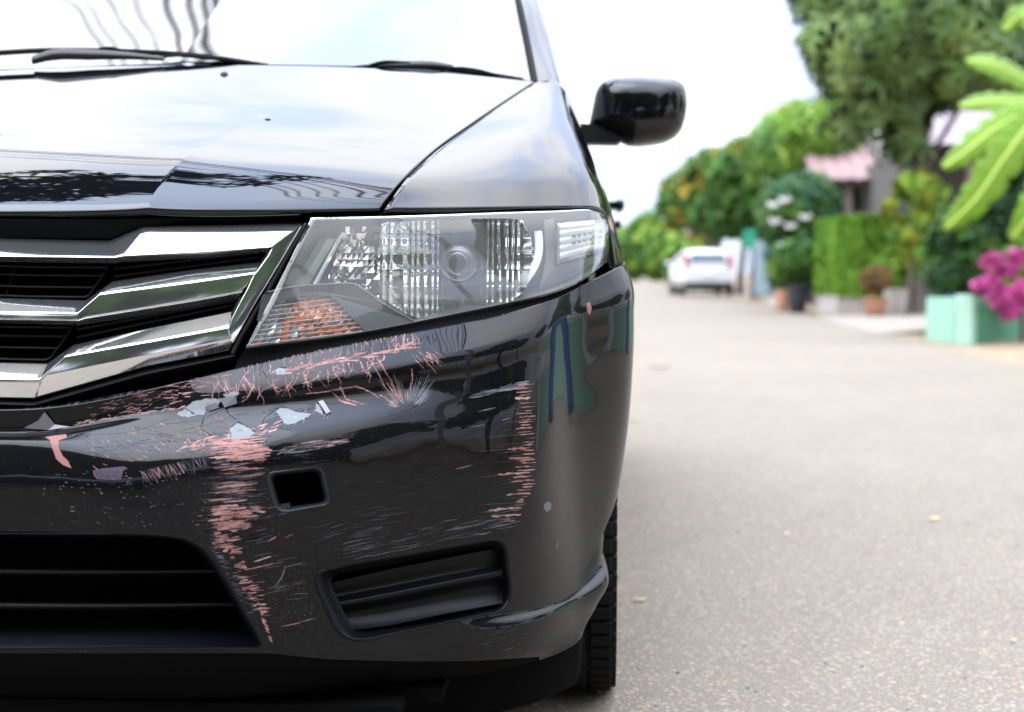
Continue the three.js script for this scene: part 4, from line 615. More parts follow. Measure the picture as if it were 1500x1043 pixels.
const roadTex = dataTex(roadData, 1024, true), roadBump = dataTex(stoneBump, 1024, false);
const roadMat = phys(L(0.89, 0.85, 0.795), 0.9, { specularIntensity: 0.1, map: roadTex, vertexColors: true, bumpMap: roadBump, bumpScale: 0.0016 });
structure('road', sheet(-4.2, 4.15, -160, 24, 0, 70, 700, (x, z) => { const a = 1 + 0.07 * fbm(x * 0.35, z * 0.35, 4) + 0.06 * fbm(x * 2.1 + 40, z * 2.1, 3) + 0.05 * fbm(x * 8, z * 6 + 9, 2); return [a, a * 0.995, a * 0.985]; }, 1.1), roadMat, 'pale grey worn road surface with fine gravel showing', 'road');
const soilTex = dataTex(grain(512, (x, y, r) => { const n = 0.8 + 0.25 * r() + 0.3 * tile(x, y, 9, 2); return [128 * n, 112 * n, 90 * n]; }, 9), 512, true);
structure('ground', sheet(-160, 160, -260, 120, -0.006, 60, 60, (x, z) => { const a = 1 + 0.3 * fbm(x * 0.2, z * 0.2, 3); return [a, a, a * 0.96]; }, 1.3), std(0xffffff, 0.95, { map: soilTex, vertexColors: true }), 'bare brown soil beside the road', 'ground');
structure('driveway', sheet(4.1, 6.2, -21.4, -15.6, (x) => 0.006 + 0.05 * smooth(4.1, 4.9, x), 14, 20, (x, z) => { const a = 1 + 0.14 * fbm(x * 1.2, z * 1.2, 3); return [a * 0.98, a * 0.94, a * 0.89]; }, 0.9), std(0xffffff, 0.9, { map: roadTex, vertexColors: true }), 'pale concrete driveway ramp between hedge and green planter', 'driveway');

// ================================================================ PLANTS
function leafGeo(len, wid, droop, n, spread, r) {   // a small spray of folded, drooping leaves
  const pos = [], idx = []; let k = 0;
  for (let i = 0; i < n; i++) {
    const a = (i + r() * 0.7) / n * Math.PI * 2, el = R(0.1, spread, r), l = len * R(0.75, 1.15, r), w = wid * R(0.8, 1.2, r);
    const d = new THREE.Vector3(Math.cos(a) * Math.cos(el), Math.sin(el), Math.sin(a) * Math.cos(el)), s = new THREE.Vector3(-Math.sin(a), 0, Math.cos(a));
    for (const [t, ww] of [[0.08, 0.25], [0.45, 1], [1, 0.08]]) { const c = d.clone().multiplyScalar(l * t); c.y -= droop * l * t * t; const e = s.clone().multiplyScalar(w * ww / 2), b = c.clone(); b.y -= w * ww * 0.16; for (const q of [c.clone().add(e), b, c.clone().sub(e)]) pos.push(q.x, q.y, q.z); }
    for (const o of [0, 3]) idx.push(k + o, k + o + 3, k + o + 1, k + o + 1, k + o + 3, k + o + 4, k + o + 1, k + o + 4, k + o + 2, k + o + 2, k + o + 4, k + o + 5);
    k += 9;
  }
  const g = new THREE.BufferGeometry(); g.setAttribute('position', new THREE.Float32BufferAttribute(pos, 3)); g.setIndex(idx); g.computeVertexNormals(); return g;
}
const leafMat = (t = 0.35) => phys(0xffffff, 0.62, { transmission: t, thickness: 0, ior: 1.3, specularIntensity: 0.5 });
const mangoLeaf = phys(0xffffff, 0.5, { specularIntensity: 0.45 }), glossLeaf = phys(0xffffff, 0.6, { specularIntensity: 0.25 }), softLeaf = leafMat(0.35);
const pickLeaf = [rng(1), rng(2), rng(3), rng(4), rng(5)];
const sprays = { mango: leafGeo(0.27, 0.062, 0.55, 9, 0.9, pickLeaf[0]), round: leafGeo(0.15, 0.085, 0.25, 8, 1.1, pickLeaf[1]), small: leafGeo(0.075, 0.042, 0.2, 8, 1.2, pickLeaf[2]), long: leafGeo(0.34, 0.07, 0.6, 8, 1.0, pickLeaf[3]), big: leafGeo(0.5, 0.26, 0.4, 8, 1.1, pickLeaf[4]) };
function foliage(name, parent, points, spray, mat, palette, size, r) {
  const m = new THREE.InstancedMesh(sprays[spray], mat, points.length), o = new THREE.Object3D(), c = new THREE.Color(); m.name = name;
  points.forEach((p, i) => { o.position.copy(p.p); o.quaternion.setFromUnitVectors(new THREE.Vector3(0, 1, 0), p.n.clone().add(new THREE.Vector3(R(-0.5, 0.5, r), R(-0.3, 0.6, r), R(-0.5, 0.5, r))).normalize()); o.rotateY(r() * 6.28); o.scale.setScalar(size * R(0.7, 1.3, r)); o.updateMatrix(); m.setMatrixAt(i, o.matrix); const a = palette[Math.floor(r() * palette.length)], k = R(0.75, 1.25, r); m.setColorAt(i, c.setRGB(a[0] * k, a[1] * k, a[2] * k)); });
  m.userData.kind = 'stuff'; m.castShadow = m.receiveShadow = true; parent.add(m); return m;
}
function inBlobs(blobs, n, r, inner = 0.55) {   // points through the outer part of a set of ellipsoids, kept lumpy
  const out = [], vol = blobs.map((b) => b[3] * b[4] * b[5]), sum = vol.reduce((a, b) => a + b);
  for (let t = 0; out.length < n && t < n * 20; t++) {
    let k = 0, w = r() * sum; while (w > vol[k]) w -= vol[k++]; const b = blobs[k], d = new THREE.Vector3(R(-1, 1, r), R(-1, 1, r), R(-1, 1, r)); if (d.lengthSq() > 1 || d.lengthSq() < 1e-4) continue; d.normalize();
    const s = lerp(inner, 1, Math.sqrt(r())) * (1 + 0.22 * n3(d.x * 2.3 + k, d.y * 2.3, d.z * 2.3 + b[0])), p = new THREE.Vector3(b[0] + d.x * b[3] * s, b[1] + d.y * b[4] * s, b[2] + d.z * b[5] * s);
    if (n3(p.x * 1.1 / Math.max(0.6, b[3] * 0.5), p.y * 1.1, p.z * 1.1) < -0.42 || p.y < 0.05) continue;
    out.push({ p, n: d });
  }
  return out;
}
const bark = std(L(0.10, 0.085, 0.07), 0.95);
function limbs(parent, base, top, r0, r, ends, mat = bark) {
  const geos = []; const mid = base.clone().lerp(top, 0.5).add(new THREE.Vector3(R(-0.1, 0.1, r), 0, R(-0.1, 0.1, r)));
  const c = new THREE.CatmullRomCurve3([base, mid, top]), rings = [];
  for (let i = 0; i <= 12; i++) { const t = i / 12, p = c.getPoint(t), rad = r0 * (1.25 - 0.75 * Math.pow(t, 0.6)) * (i === 0 ? 1.25 : 1); rings.push([...Array(10).keys()].map((k) => { const a = k / 10 * 6.2832, w = rad * (1 + 0.12 * n3(Math.cos(a) * 2, t * 4, Math.sin(a) * 2)); return new THREE.Vector3(p.x + Math.cos(a) * w, p.y, p.z + Math.sin(a) * w); })); }
  geos.push(skin(rings, true)); for (const e of ends) geos.push(bar(c.getPoint(R(0.6, 1, r)), e, r0 * 0.42, r0 * 0.12, 7));
  return part('trunk', geos, mat, parent);
}
let plantSeed = 100;
function tree(name, label, category, base, trunkTop, r0, blobs, n, spray, palette, size, opts = {}) {
  const r = rng(plantSeed++), t = thing(name, label, category, [base[0], 0, base[2] ?? base[1]], 0, opts.group), B = blobs.map((b) => [b[0] - t.position.x, b[1], b[2] - t.position.z, b[3], b[4], b[5]]);
  if (r0) limbs(t, new THREE.Vector3(0, -0.05, 0), new THREE.Vector3(trunkTop[0] - t.position.x, trunkTop[1], trunkTop[2] - t.position.z), r0, r, B.slice(0, 7).map((b) => new THREE.Vector3(b[0], b[1], b[2])));
  foliage('crown', t, inBlobs(B, n, r, opts.inner), spray, opts.mat ?? softLeaf, palette, size, r);
  return t;
}
const GREEN = { mango: [[0.07, 0.125, 0.032], [0.095, 0.165, 0.04], [0.05, 0.09, 0.026], [0.13, 0.19, 0.05], [0.085, 0.14, 0.04]], bright: [[0.16, 0.30, 0.04], [0.22, 0.36, 0.05], [0.12, 0.25, 0.04], [0.28, 0.40, 0.07]], mid: [[0.08, 0.18, 0.04], [0.11, 0.23, 0.045], [0.06, 0.14, 0.035]], yellow: [[0.30, 0.30, 0.04], [0.36, 0.28, 0.04], [0.12, 0.22, 0.04], [0.09, 0.18, 0.04]], hedge: [[0.17, 0.34, 0.035], [0.22, 0.40, 0.045], [0.13, 0.28, 0.03]], dark: [[0.03, 0.075, 0.03], [0.045, 0.10, 0.04], [0.025, 0.06, 0.022]], blue: [[0.05, 0.14, 0.07], [0.07, 0.18, 0.08], [0.04, 0.11, 0.05]] };
// pixel + distance -> place: at(px, py, distance)
const at = (px, py, d) => N(px, py, camera.position.z - d);

// the large mango tree over the hedge
{ const d = 22.9, c = (px, py, dd = 0) => at(px, py, d + dd), B = []; for (const [px, py, rr, dd] of [[1262, 70, 0.95, 0], [1325, 40, 1.1, -0.4], [1400, 60, 1.15, -0.3], [1240, -10, 0.9, 0.2], [1300, 140, 0.85, 0], [1375, 110, 0.75, 0.4], [1450, 85, 0.8, 0.2], [1350, -60, 1.2, 0], [1470, -20, 1.2, 0], [1262, 180, 0.45, 0.1], [1318, 205, 0.42, 0.3], [1290, 222, 0.22, 0], [1222, 190, 0.25, 0], [1230, 105, 0.5, 0], [1290, -120, 1.2, 0.3], [1430, -140, 1.4, 0.3]]) { const p = c(px, py, dd); B.push([p.x, p.y, p.z, rr, rr * 0.85, rr]); }
  const b = G(1337, 465); tree('mango_tree', 'tall dark green mango tree standing behind the clipped hedge', 'tree', [b.x, 0, b.z], [b.x + 0.1, 3.2, b.z], 0.15, B, 2600, 'mango', GREEN.mango, 1.35, { inner: 0.55, mat: mangoLeaf }); }
// far end of the street
const farTree = (name, label, px, py, d, rr, n, spray, pal, size, r0 = 0.12, lumps = 7) => { const r = rng(plantSeed * 7), p = at(px, py, d), B = [[p.x, p.y, p.z, rr * 0.8, rr * 0.8, rr * 0.8]]; for (let i = 0; i < lumps; i++) { const a = r() * 6.28, e = R(-0.6, 0.9, r); B.push([p.x + Math.cos(a) * rr * 0.62, p.y + e * rr * 0.7, p.z + Math.sin(a) * rr * 0.62, rr * R(0.35, 0.55, r), rr * R(0.3, 0.5, r), rr * R(0.35, 0.55, r)]); } return tree(name, label, 'tree', [p.x, 0, p.z], [p.x, p.y, p.z], r0, B, n, spray, pal, size, { inner: 0.35 }); };
farTree('roadside_tree', 'round green tree with yellowing leaves behind the white car', 1040, 285, 50, 1.75, 1500, 'round', [...GREEN.mid, ...GREEN.yellow], 2.0);
farTree('roadside_tree', 'bushy mid green tree between the yellowing tree and the frangipani', 1105, 290, 38, 1.35, 1300, 'round', GREEN.mid, 1.6);
farTree('roadside_tree', 'tall bright green tree rising behind the frangipani bush', 1150, 225, 36, 1.2, 1000, 'long', [...GREEN.bright, ...GREEN.mid], 1.3);
farTree('roadside_tree', 'small yellow leaved tree left of the tall bright green tree', 1085, 240, 44, 0.75, 420, 'round', GREEN.yellow, 1.9);
farTree('street_end_tree', 'pale green tree at the far end of the street behind the white car', 985, 365, 75, 1.6, 1100, 'round', [...GREEN.mid, ...GREEN.bright], 2.6, 0.1);
farTree('street_end_tree', 'pale yellow green bush closing the far end of the street', 935, 368, 95, 2.2, 1400, 'round', [...GREEN.mid, ...GREEN.bright], 3.2, 0.1);
farTree('street_end_tree', 'low pale bush beside the road beyond the car nose', 895, 378, 110, 2.2, 900, 'round', [...GREEN.mid, ...GREEN.bright], 3.4, 0.1);
farTree('street_end_tree', 'pale green bush right behind the white car roof', 1012, 385, 58, 1.2, 700, 'round', [...GREEN.bright, ...GREEN.mid], 2.0, 0.08);
farTree('street_end_tree', 'wispy palm green tree by the pink roofed house', 1195, 205, 33, 0.8, 500, 'long', GREEN.bright, 1.4, 0.07);
// frangipani with white flowers
{ const d = 27, r = rng(51), B = []; for (const [px, py, rr] of [[1165, 300, 0.5], [1140, 330, 0.42], [1185, 285, 0.42], [1195, 330, 0.45], [1165, 370, 0.5], [1150, 400, 0.35], [1190, 395, 0.4], [1205, 300, 0.35], [1140, 285, 0.3]]) { const p = at(px, py, d); B.push([p.x, p.y, p.z, rr, rr, rr]); }
  const b = at(1172, 430, d), t = tree('frangipani', 'frangipani bush with white flower heads by the white gate pillar', 'shrub', [b.x, 0, b.z], [b.x, 1.2, b.z], 0.07, B, 900, 'long', [...GREEN.blue, ...GREEN.mid], 0.85, { inner: 0.3 });
  const petal = []; for (let k = 0; k < 12; k++) { const g = new THREE.SphereGeometry(0.055, 8, 6); g.scale(1, 0.5, 1); g.translate(Math.cos(k * 2.4) * 0.075, 0.03 * Math.sin(k * 5), Math.sin(k * 2.4) * 0.075); petal.push(g); }
  for (const [px, py] of [[1150, 293], [1136, 324], [1158, 331], [1148, 360], [1133, 300], [1180, 318]]) { const p = at(px, py, d - 0.55), f = part('flower_head', petal, std(L(0.5, 0.49, 0.44), 0.6), t); f.position.set(p.x - t.position.x, p.y, p.z - t.position.z); } }
// clipped hedge on a low wall
{
  const A = G(1195, 459), Bc = G(1266, 464), Cc = G(1328, 461), h = thing('clipped_hedge', 'square clipped green hedge growing on a low grey wall', 'hedge', [0, 0, 0]), r = rng(66), pts = [];
  const w = thing('low_wall', 'low grey rendered wall carrying the clipped hedge', 'wall', [0, 0, 0]);
  const slab = (p, q, y0, y1, th, inw) => { const d = q.clone().sub(p).setY(0), l = d.length(), n = new THREE.Vector3(-d.z, 0, d.x).normalize(); if (n.z < 0) n.negate(); const g = box(l, y1 - y0, th, 0, (y0 + y1) / 2, 0, 0.02); g.rotateY(Math.atan2(-d.z, d.x)); const c = p.clone().add(q).multiplyScalar(0.5).addScaledVector(n, -th / 2 - inw); return { g: g.translate(c.x, 0, c.z), n, l, inw, d: d.normalize(), p, th }; };
  const rough = dataTex(grain(256, (x, y, q) => { const n = 0.86 + 0.12 * q() + 0.25 * tile(x, y, 5, 4); return [168 * n, 164 * n, 160 * n]; }, 12), 256, true);
  const s1 = slab(A, Bc, -0.02, 0.36, 0.5, 0), s2 = slab(Bc, Cc, -0.02, 0.36, 0.5, 0.012);
  part('wall_panel', s1.g, std(0xffffff, 0.9, { map: rough }), w); part('wall_panel', s2.g, std(0xd8d4d0, 0.9, { map: rough }), w);
  for (const s of [slab(A, Bc, 0.36, 1.60, 0.5, 0.03), slab(Bc, Cc, 0.36, 1.58, 0.5, 0.045)]) {
    for (let k = 0; k < 520; k++) { const p = s.p.clone().addScaledVector(s.d, s.l + R(-0.01, 0.03, r)).addScaledVector(s.n, -s.inw - R(0, 0.5, r)); p.y = R(0.36, 1.6, r); pts.push({ p, n: s.d.clone() }); }
    for (let k = 0; k < 520; k++) { const p = s.p.clone().addScaledVector(s.d, -R(-0.01, 0.03, r)).addScaledVector(s.n, -s.inw - R(0, 0.5, r)); p.y = R(0.36, 1.6, r); pts.push({ p, n: s.d.clone().negate() }); }
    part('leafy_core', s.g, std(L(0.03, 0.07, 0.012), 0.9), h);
    for (let k = 0; k < 1500; k++) { const t = r(), y = R(0.36, 1.6, r), p = s.p.clone().lerp(s.p.clone().addScaledVector(s.d, s.l), t).addScaledVector(s.n, -s.inw + R(-0.01, 0.045, r)); p.y = y; pts.push({ p, n: s.n.clone() }); }
    for (let k = 0; k < 700; k++) { const t = r(), p = s.p.clone().addScaledVector(s.d, s.l * t).addScaledVector(s.n, -R(0, 0.5, r)); p.y = 1.6 + R(-0.02, 0.035, r); pts.push({ p, n: new THREE.Vector3(0, 1, 0) }); }
  }
  foliage('foliage', h, pts, 'small', softLeaf, GREEN.hedge, 1.1, r);
}
// mint green planter wall at the driveway corner, with shrubs, bougainvillea and banana
const mint = std(L(0.25, 0.46, 0.34), 0.75, { bumpMap: roadBump, bumpScale: 0.002 });
{
  const P0 = G(1356, 497), P1 = G(1414, 505), P2 = G(1560, 487), w = thing('planter_wall', 'mint green rendered planter wall with a paler corner post', 'planter');
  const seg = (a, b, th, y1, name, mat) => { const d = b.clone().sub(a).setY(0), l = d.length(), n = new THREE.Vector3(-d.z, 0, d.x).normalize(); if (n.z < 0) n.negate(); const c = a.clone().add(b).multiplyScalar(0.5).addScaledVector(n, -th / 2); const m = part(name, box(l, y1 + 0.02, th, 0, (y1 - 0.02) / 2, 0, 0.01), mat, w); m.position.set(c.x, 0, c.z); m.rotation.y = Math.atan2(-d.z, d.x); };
  seg(P0, P1, 0.12, 0.47, 'wall_panel', mint); seg(P1, P2, 0.12, 0.475, 'wall_panel', std(L(0.05, 0.20, 0.105), 0.75));  // second panel a darker green: the shade of that face is in its colour
  const p = part('corner_post', box(0.15, 0.52, 0.15, 0, 0.25, 0, 0.01), std(L(0.32, 0.50, 0.40), 0.75), w); p.position.set(P1.x - 0.01, 0, P1.z - 0.04);
  const soil = part('soil', plate([[0, 0], [1, 0], [1, 1]], () => 0, 0.01), std(L(0.06, 0.045, 0.03), 1), w); soil.geometry = (() => { const g = new THREE.BufferGeometry().setFromPoints([P0, P1, P2, P0.clone().add(new THREE.Vector3(1.5, 0, -4)), P0, P2].map((q) => q.clone().setY(0.36).add(new THREE.Vector3(0.05, 0, -0.06)))); g.computeVertexNormals(); return g; })();
  const shrub = (name, label, px, py, d, list, n, spray, pal, size, r0 = 0.03) => { const b = at(px, py, d); return tree(name, label, 'shrub', [b.x, 0, b.z], [b.x, b.y, b.z], r0, list.map(([x, y, rr]) => { const q = at(x, y, d); return [q.x, q.y, q.z, rr, rr, rr]; }), n, spray, pal, size, { inner: 0.2 }); };
  shrub('planter_shrub', 'dense green shrub growing over the mint green planter wall', 1400, 380, 15.9, [[1385, 400, 0.22], [1410, 385, 0.26], [1435, 400, 0.24], [1420, 350, 0.24], [1385, 360, 0.2], [1450, 360, 0.25], [1400, 330, 0.2], [1452, 425, 0.16], [1424, 428, 0.13]], 900, 'round', [...GREEN.mid, ...GREEN.dark], 0.75);
  shrub('planter_shrub', 'tall dark shrub behind the bougainvillea flowers', 1480, 300, 17.0, [[1470, 320, 0.35], [1500, 280, 0.4], [1520, 350, 0.4], [1480, 400, 0.3]], 700, 'round', GREEN.dark, 1.0);
  shrub('yellow_shrub', 'yellow green leafy shrub climbing beside the mango trunk', 1330, 310, 22.3, [[1318, 310, 0.26], [1335, 280, 0.28], [1350, 320, 0.26], [1330, 345, 0.22], [1360, 285, 0.25], [1345, 370, 0.18]], 620, 'round', [...GREEN.bright, [0.34, 0.34, 0.03]], 0.8);
  const bg = shrub('bougainvillea', 'bougainvillea with magenta flowers spilling over the planter', 1500, 410, 15.6, [[1480, 400, 0.2], [1500, 380, 0.24], [1490, 430, 0.2], [1520, 400, 0.25]], 420, 'small', GREEN.bright, 1.4);
  const r = rng(91), fl = []; for (const [px, py, rr] of [[1452, 385, 0.075], [1447, 417, 0.085], [1462, 437, 0.09], [1478, 430, 0.07], [1478, 395, 0.06], [1492, 375, 0.08], [1500, 425, 0.09], [1478, 459, 0.05], [1490, 445, 0.06]]) { const q = at(px, py, 14.75), pts = []; for (let k = 0; k < 46; k++) { const d = new THREE.Vector3(R(-1, 1, r), R(-1, 1, r), R(-1, 1, r)).normalize(); const e = R(0.5, 1.35, r); pts.push({ p: new THREE.Vector3(d.x * rr * e * 1.25, d.y * rr * 0.85 * e, d.z * rr * e), n: d }); } const m = foliage('flower_cluster', bg, pts, 'small', softLeaf, [[0.56, 0.10, 0.33], [0.64, 0.17, 0.42], [0.48, 0.07, 0.28]], 0.8, r); m.position.set(q.x - bg.position.x, q.y, q.z - bg.position.z); }
  // banana plant: broad leaves with a midrib
  const ban = thing('banana_plant', 'banana plant with broad bright green leaves over the bougainvillea', 'plant', [at(1560, 420, 15.2).x, 0, at(1560, 420, 15.2).z]);
  part('stem', skin([0, 0.6, 1.2, 1.7].map((y) => [...Array(12).keys()].map((k) => new THREE.Vector3(Math.cos(k / 12 * 6.2832) * (0.12 - y * 0.035), y, Math.sin(k / 12 * 6.2832) * (0.12 - y * 0.035)))), true), std(L(0.22, 0.28, 0.10), 0.7), ban);
  const leafBlade = phys(L(0.16, 0.30, 0.018), 0.42, { transmission: 0.42, thickness: 0, ior: 1.3 }), rib = phys(L(0.45, 0.55, 0.10), 0.5);
  const blade = (pts, w, tilt = 0) => {
    const c = new THREE.CatmullRomCurve3(pts.map(([px, py, d]) => { const q = at(px, py, d); return new THREE.Vector3(q.x - ban.position.x, q.y, q.z - ban.position.z); })), n = 44, A = [], B = [], Cc = [], D = [], E = [], view = new THREE.Vector3(0.25, tilt, 1).normalize();
    for (let i = 0; i <= n; i++) { const t = i / n, p = c.getPoint(t), T = c.getTangent(t), s = new THREE.Vector3().crossVectors(T, view).normalize(), ww = w * Math.pow(Math.sin(Math.PI * clamp(0.06 + t * 0.92, 0, 1)), 0.6), wave = 0.012 * Math.sin(i * 2.1), torn = 1 - (i % 5 === 0 ? 0.30 : i % 7 === 3 ? 0.18 : 0); A.push(p.clone().addScaledVector(s, ww * torn).addScaledVector(view, -0.02 + wave)); B.push(p.clone().addScaledVector(s, ww * 0.5).addScaledVector(view, 0.015)); Cc.push(p.clone()); D.push(p.clone().addScaledVector(s, -ww * 0.5).addScaledVector(view, 0.015)); E.push(p.clone().addScaledVector(s, -ww * (1 - (i % 6 === 2 ? 0.3 : 0))).addScaledVector(view, -0.02 - wave)); }
    const l = part('leaf', skin([A, B, Cc, D, E]), leafBlade, ban); part('midrib', new THREE.TubeGeometry(c, 30, 0.012, 6), rib, l);
  };
  blade([[1555, 160, 15.1], [1520, 170, 14.9], [1475, 225, 14.7], [1430, 290, 14.6], [1385, 335, 14.6]], 0.21, 0.3);
  blade([[1555, 150, 15.2], [1510, 158, 15.0], [1455, 190, 14.9], [1410, 225, 14.8], [1382, 245, 14.8]], 0.16, 0.6);
  blade([[1555, 145, 15.3], [1505, 150, 15.2], [1450, 148, 15.1], [1405, 155, 15.0]], 0.15, 0.7);
  blade([[1555, 140, 15.4], [1500, 115, 15.4], [1450, 92, 15.3], [1415, 88, 15.3]], 0.17, 0.7);
  blade([[1555, 170, 15.0], [1540, 240, 14.7], [1510, 310, 14.5], [1482, 350, 14.5]], 0.17, 0.2);
  blade([[1555, 140, 15.3], [1540, 60, 15.4], [1500, 20, 15.5], [1470, 45, 15.5]], 0.16, 0.5);
}
// ================================================================ HOUSES, GATES, POTS
{
  const tileMat = (c) => std(c, 0.7);
  function house(name, label, px0, px1, pyEave, pyRidge, d, roofC, wallC, ridgeShift = 0) {
    const a = at(px0, pyEave, d), b = at(px1, pyEave, d), rA = at(px0 + ridgeShift, pyRidge, d + 2.6), rB = at(px1 + ridgeShift, pyRidge, d + 2.6), h = thing(name, label, 'house', [(a.x + b.x) / 2, 0, a.z - 2.6]), o = h.position, loc = (p) => p.clone().sub(o), Lw = b.x - a.x;
    const roof = new THREE.Group(); roof.name = 'roof'; h.add(roof);
    const cols = Math.min(20, Math.round(Lw / 0.3)), rows = 8, mats = [0.9, 1, 1.1].map((k) => tileMat(roofC.clone().multiplyScalar(k))), A = loc(a), Rr = loc(rA), slope = Rr.clone().sub(A).setX(0), sl = slope.length(), ang = Math.atan2(slope.y, -slope.z);
    const tg = [new THREE.CylinderGeometry(Lw / cols * 0.52, Lw / cols * 0.52, sl / rows * 1.12, 8, 1, true, -Math.PI / 2, Math.PI).rotateX(-Math.PI / 2).scale(1, 0.35, 1)][0];
    const r = rng(17 + Math.round(px0));
    for (let i = 0; i < cols; i++) for (let j = 0; j < rows; j++) { const m = part('tile', tg, mats[Math.floor(r() * 3)], roof); const t = (j + 0.5) / rows; m.position.set(A.x + (i + 0.5) * Lw / cols, A.y + slope.y * t + 0.05, A.z + slope.z * t); m.rotation.x = ang + 0.02; }
    part('deck', skin([[A, loc(b)], [Rr, loc(rB)], [Rr.clone().add(new THREE.Vector3(0, slope.y * -1, slope.z)), loc(rB).add(new THREE.Vector3(0, -slope.y, slope.z))]], false, true), std(L(0.12, 0.1, 0.09), 0.9), roof);
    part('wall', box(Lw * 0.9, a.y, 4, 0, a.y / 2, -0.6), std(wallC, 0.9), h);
    for (const k of [-0.4, 0, 0.4]) part('post', box(0.14, a.y, 0.14, k * Lw, a.y / 2, 2.35), std(L(0.16, 0.12, 0.11), 0.8), h);
    for (const k of [-0.25, 0.22]) { const f = part('window', box(Lw * 0.22, 1.0, 0.08, k * Lw, a.y * 0.6, 1.43), std(L(0.3, 0.25, 0.22), 0.7), h); part('pane', box(Lw * 0.19, 0.88, 0.04, k * Lw, a.y * 0.6, 1.47), std(L(0.02, 0.022, 0.025), 0.1), f); }
    return h;
  }
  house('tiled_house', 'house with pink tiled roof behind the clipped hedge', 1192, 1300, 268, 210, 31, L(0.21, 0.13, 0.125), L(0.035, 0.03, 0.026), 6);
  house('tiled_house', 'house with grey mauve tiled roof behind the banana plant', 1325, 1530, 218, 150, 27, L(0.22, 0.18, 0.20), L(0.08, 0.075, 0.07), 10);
  house('gabled_house', 'far grey roofed house half hidden by the roadside trees', 1120, 1200, 178, 148, 55, L(0.16, 0.155, 0.155), L(0.2, 0.2, 0.19), 8);
  house('small_house', 'small far house with mauve roof behind the white car', 1005, 1060, 352, 332, 62, L(0.2, 0.15, 0.15), L(0.22, 0.21, 0.2), 3);
  // gate pillar and pale blue gate by the frangipani
  const g0 = G(1138, 448), gp = thing('gate_pillar', 'white painted gate pillar beside the frangipani', 'pillar', [g0.x, 0, g0.z]); part('shaft', box(0.26, 1.35, 0.26, 0, 0.67, 0, 0.01), std(L(0.42, 0.42, 0.41), 0.8), gp); part('cap', box(0.34, 0.08, 0.34, 0, 1.39, 0, 0.015), std(L(0.7, 0.7, 0.7), 0.8), gp); part('base', box(0.32, 0.16, 0.32, 0, 0.08, 0, 0.01), std(L(0.5, 0.46, 0.44), 0.9), gp);
  const g1 = at(1120, 380, 30.5), gate = thing('metal_gate', 'pale blue sheet metal gate next to the white pillar', 'gate', [g1.x, 0, g1.z]); part('frame', box(0.42, 1.2, 0.05, 0, 0.8, 0, 0.01), std(L(0.2, 0.27, 0.31), 0.5), gate); for (let k = 0; k < 4; k++) part('panel', box(0.085, 1.1, 0.03, -0.15 + k * 0.1, 0.8, 0.03, 0.005), std(L(0.24, 0.32, 0.36), 0.5), gate);
  const s1 = at(1098, 350, 33), sg = thing('sign_board', 'small green board on a post by the pale gate', 'sign', [s1.x, 0, s1.z]); part('post', cyl(0.025, 0.025, 1.5, 0, 0, 0), std(L(0.3, 0.3, 0.3), 0.6), sg); part('board', box(0.3, 0.42, 0.03, 0, s1.y, 0.03, 0.01), std(L(0.01, 0.24, 0.13), 0.5), sg);
  const bw = at(1385, 390, 18.6), gate2 = thing('metal_gate', 'dull blue metal gate behind the planter shrubs', 'gate', [bw.x, 0, bw.z]); part('frame', box(0.9, 1.35, 0.05, 0.25, 0.68, 0, 0.01), std(L(0.03, 0.06, 0.08), 0.5), gate2); for (let k = 0; k < 4; k++) part('panel', box(0.18, 1.25, 0.03, -0.06 + k * 0.21, 0.68, 0.035, 0.005), std(L(0.04, 0.08, 0.11), 0.5), gate2);
  // pots
  const pot = (name, label, px, py, rad, h, c) => { const p = G(px, py), t = thing(name, label, 'pot', [p.x, 0, p.z]); part('body', new THREE.LatheGeometry([[0.0, 0], [rad * 0.68, 0], [rad * 0.9, h * 0.6], [rad, h * 0.92], [rad * 1.08, h * 0.93], [rad * 1.08, h], [rad * 0.92, h], [rad * 0.88, h * 0.85], [0, h * 0.85]].map(([a, b]) => new THREE.Vector2(a, b)), 28), std(c, 0.85), t); return { t, p }; };
  const potA = pot('plant_pot', 'pale grey pot holding a green plant beside the hedge', 1312, 466, 0.2, 0.46, L(0.40, 0.37, 0.35)), potB = pot('plant_pot', 'brown clay pot at the hedge corner', 1282, 468, 0.19, 0.34, L(0.30, 0.15, 0.09)), potC = pot('plant_pot', 'terracotta pot below the frangipani', 1146, 456, 0.14, 0.4, L(0.45, 0.24, 0.15)), potD = pot('plant_pot', 'dark glazed pot below the frangipani', 1168, 458, 0.2, 0.5, L(0.03, 0.03, 0.04));
  const fr = rng(71); for (const [{ t }, rr, h, pal] of [[potA, 0.36, 0.85, GREEN.bright], [potD, 0.42, 1.0, GREEN.mid], [potC, 0.25, 0.8, GREEN.bright], [potB, 0.22, 0.62, [[0.25, 0.12, 0.06], [0.16, 0.12, 0.04]]]]) { foliage('plant', t, inBlobs([[0, h, 0, rr, rr * 0.8, rr]], 150, fr, 0.1), 'round', softLeaf, pal, 0.7, fr); }
}
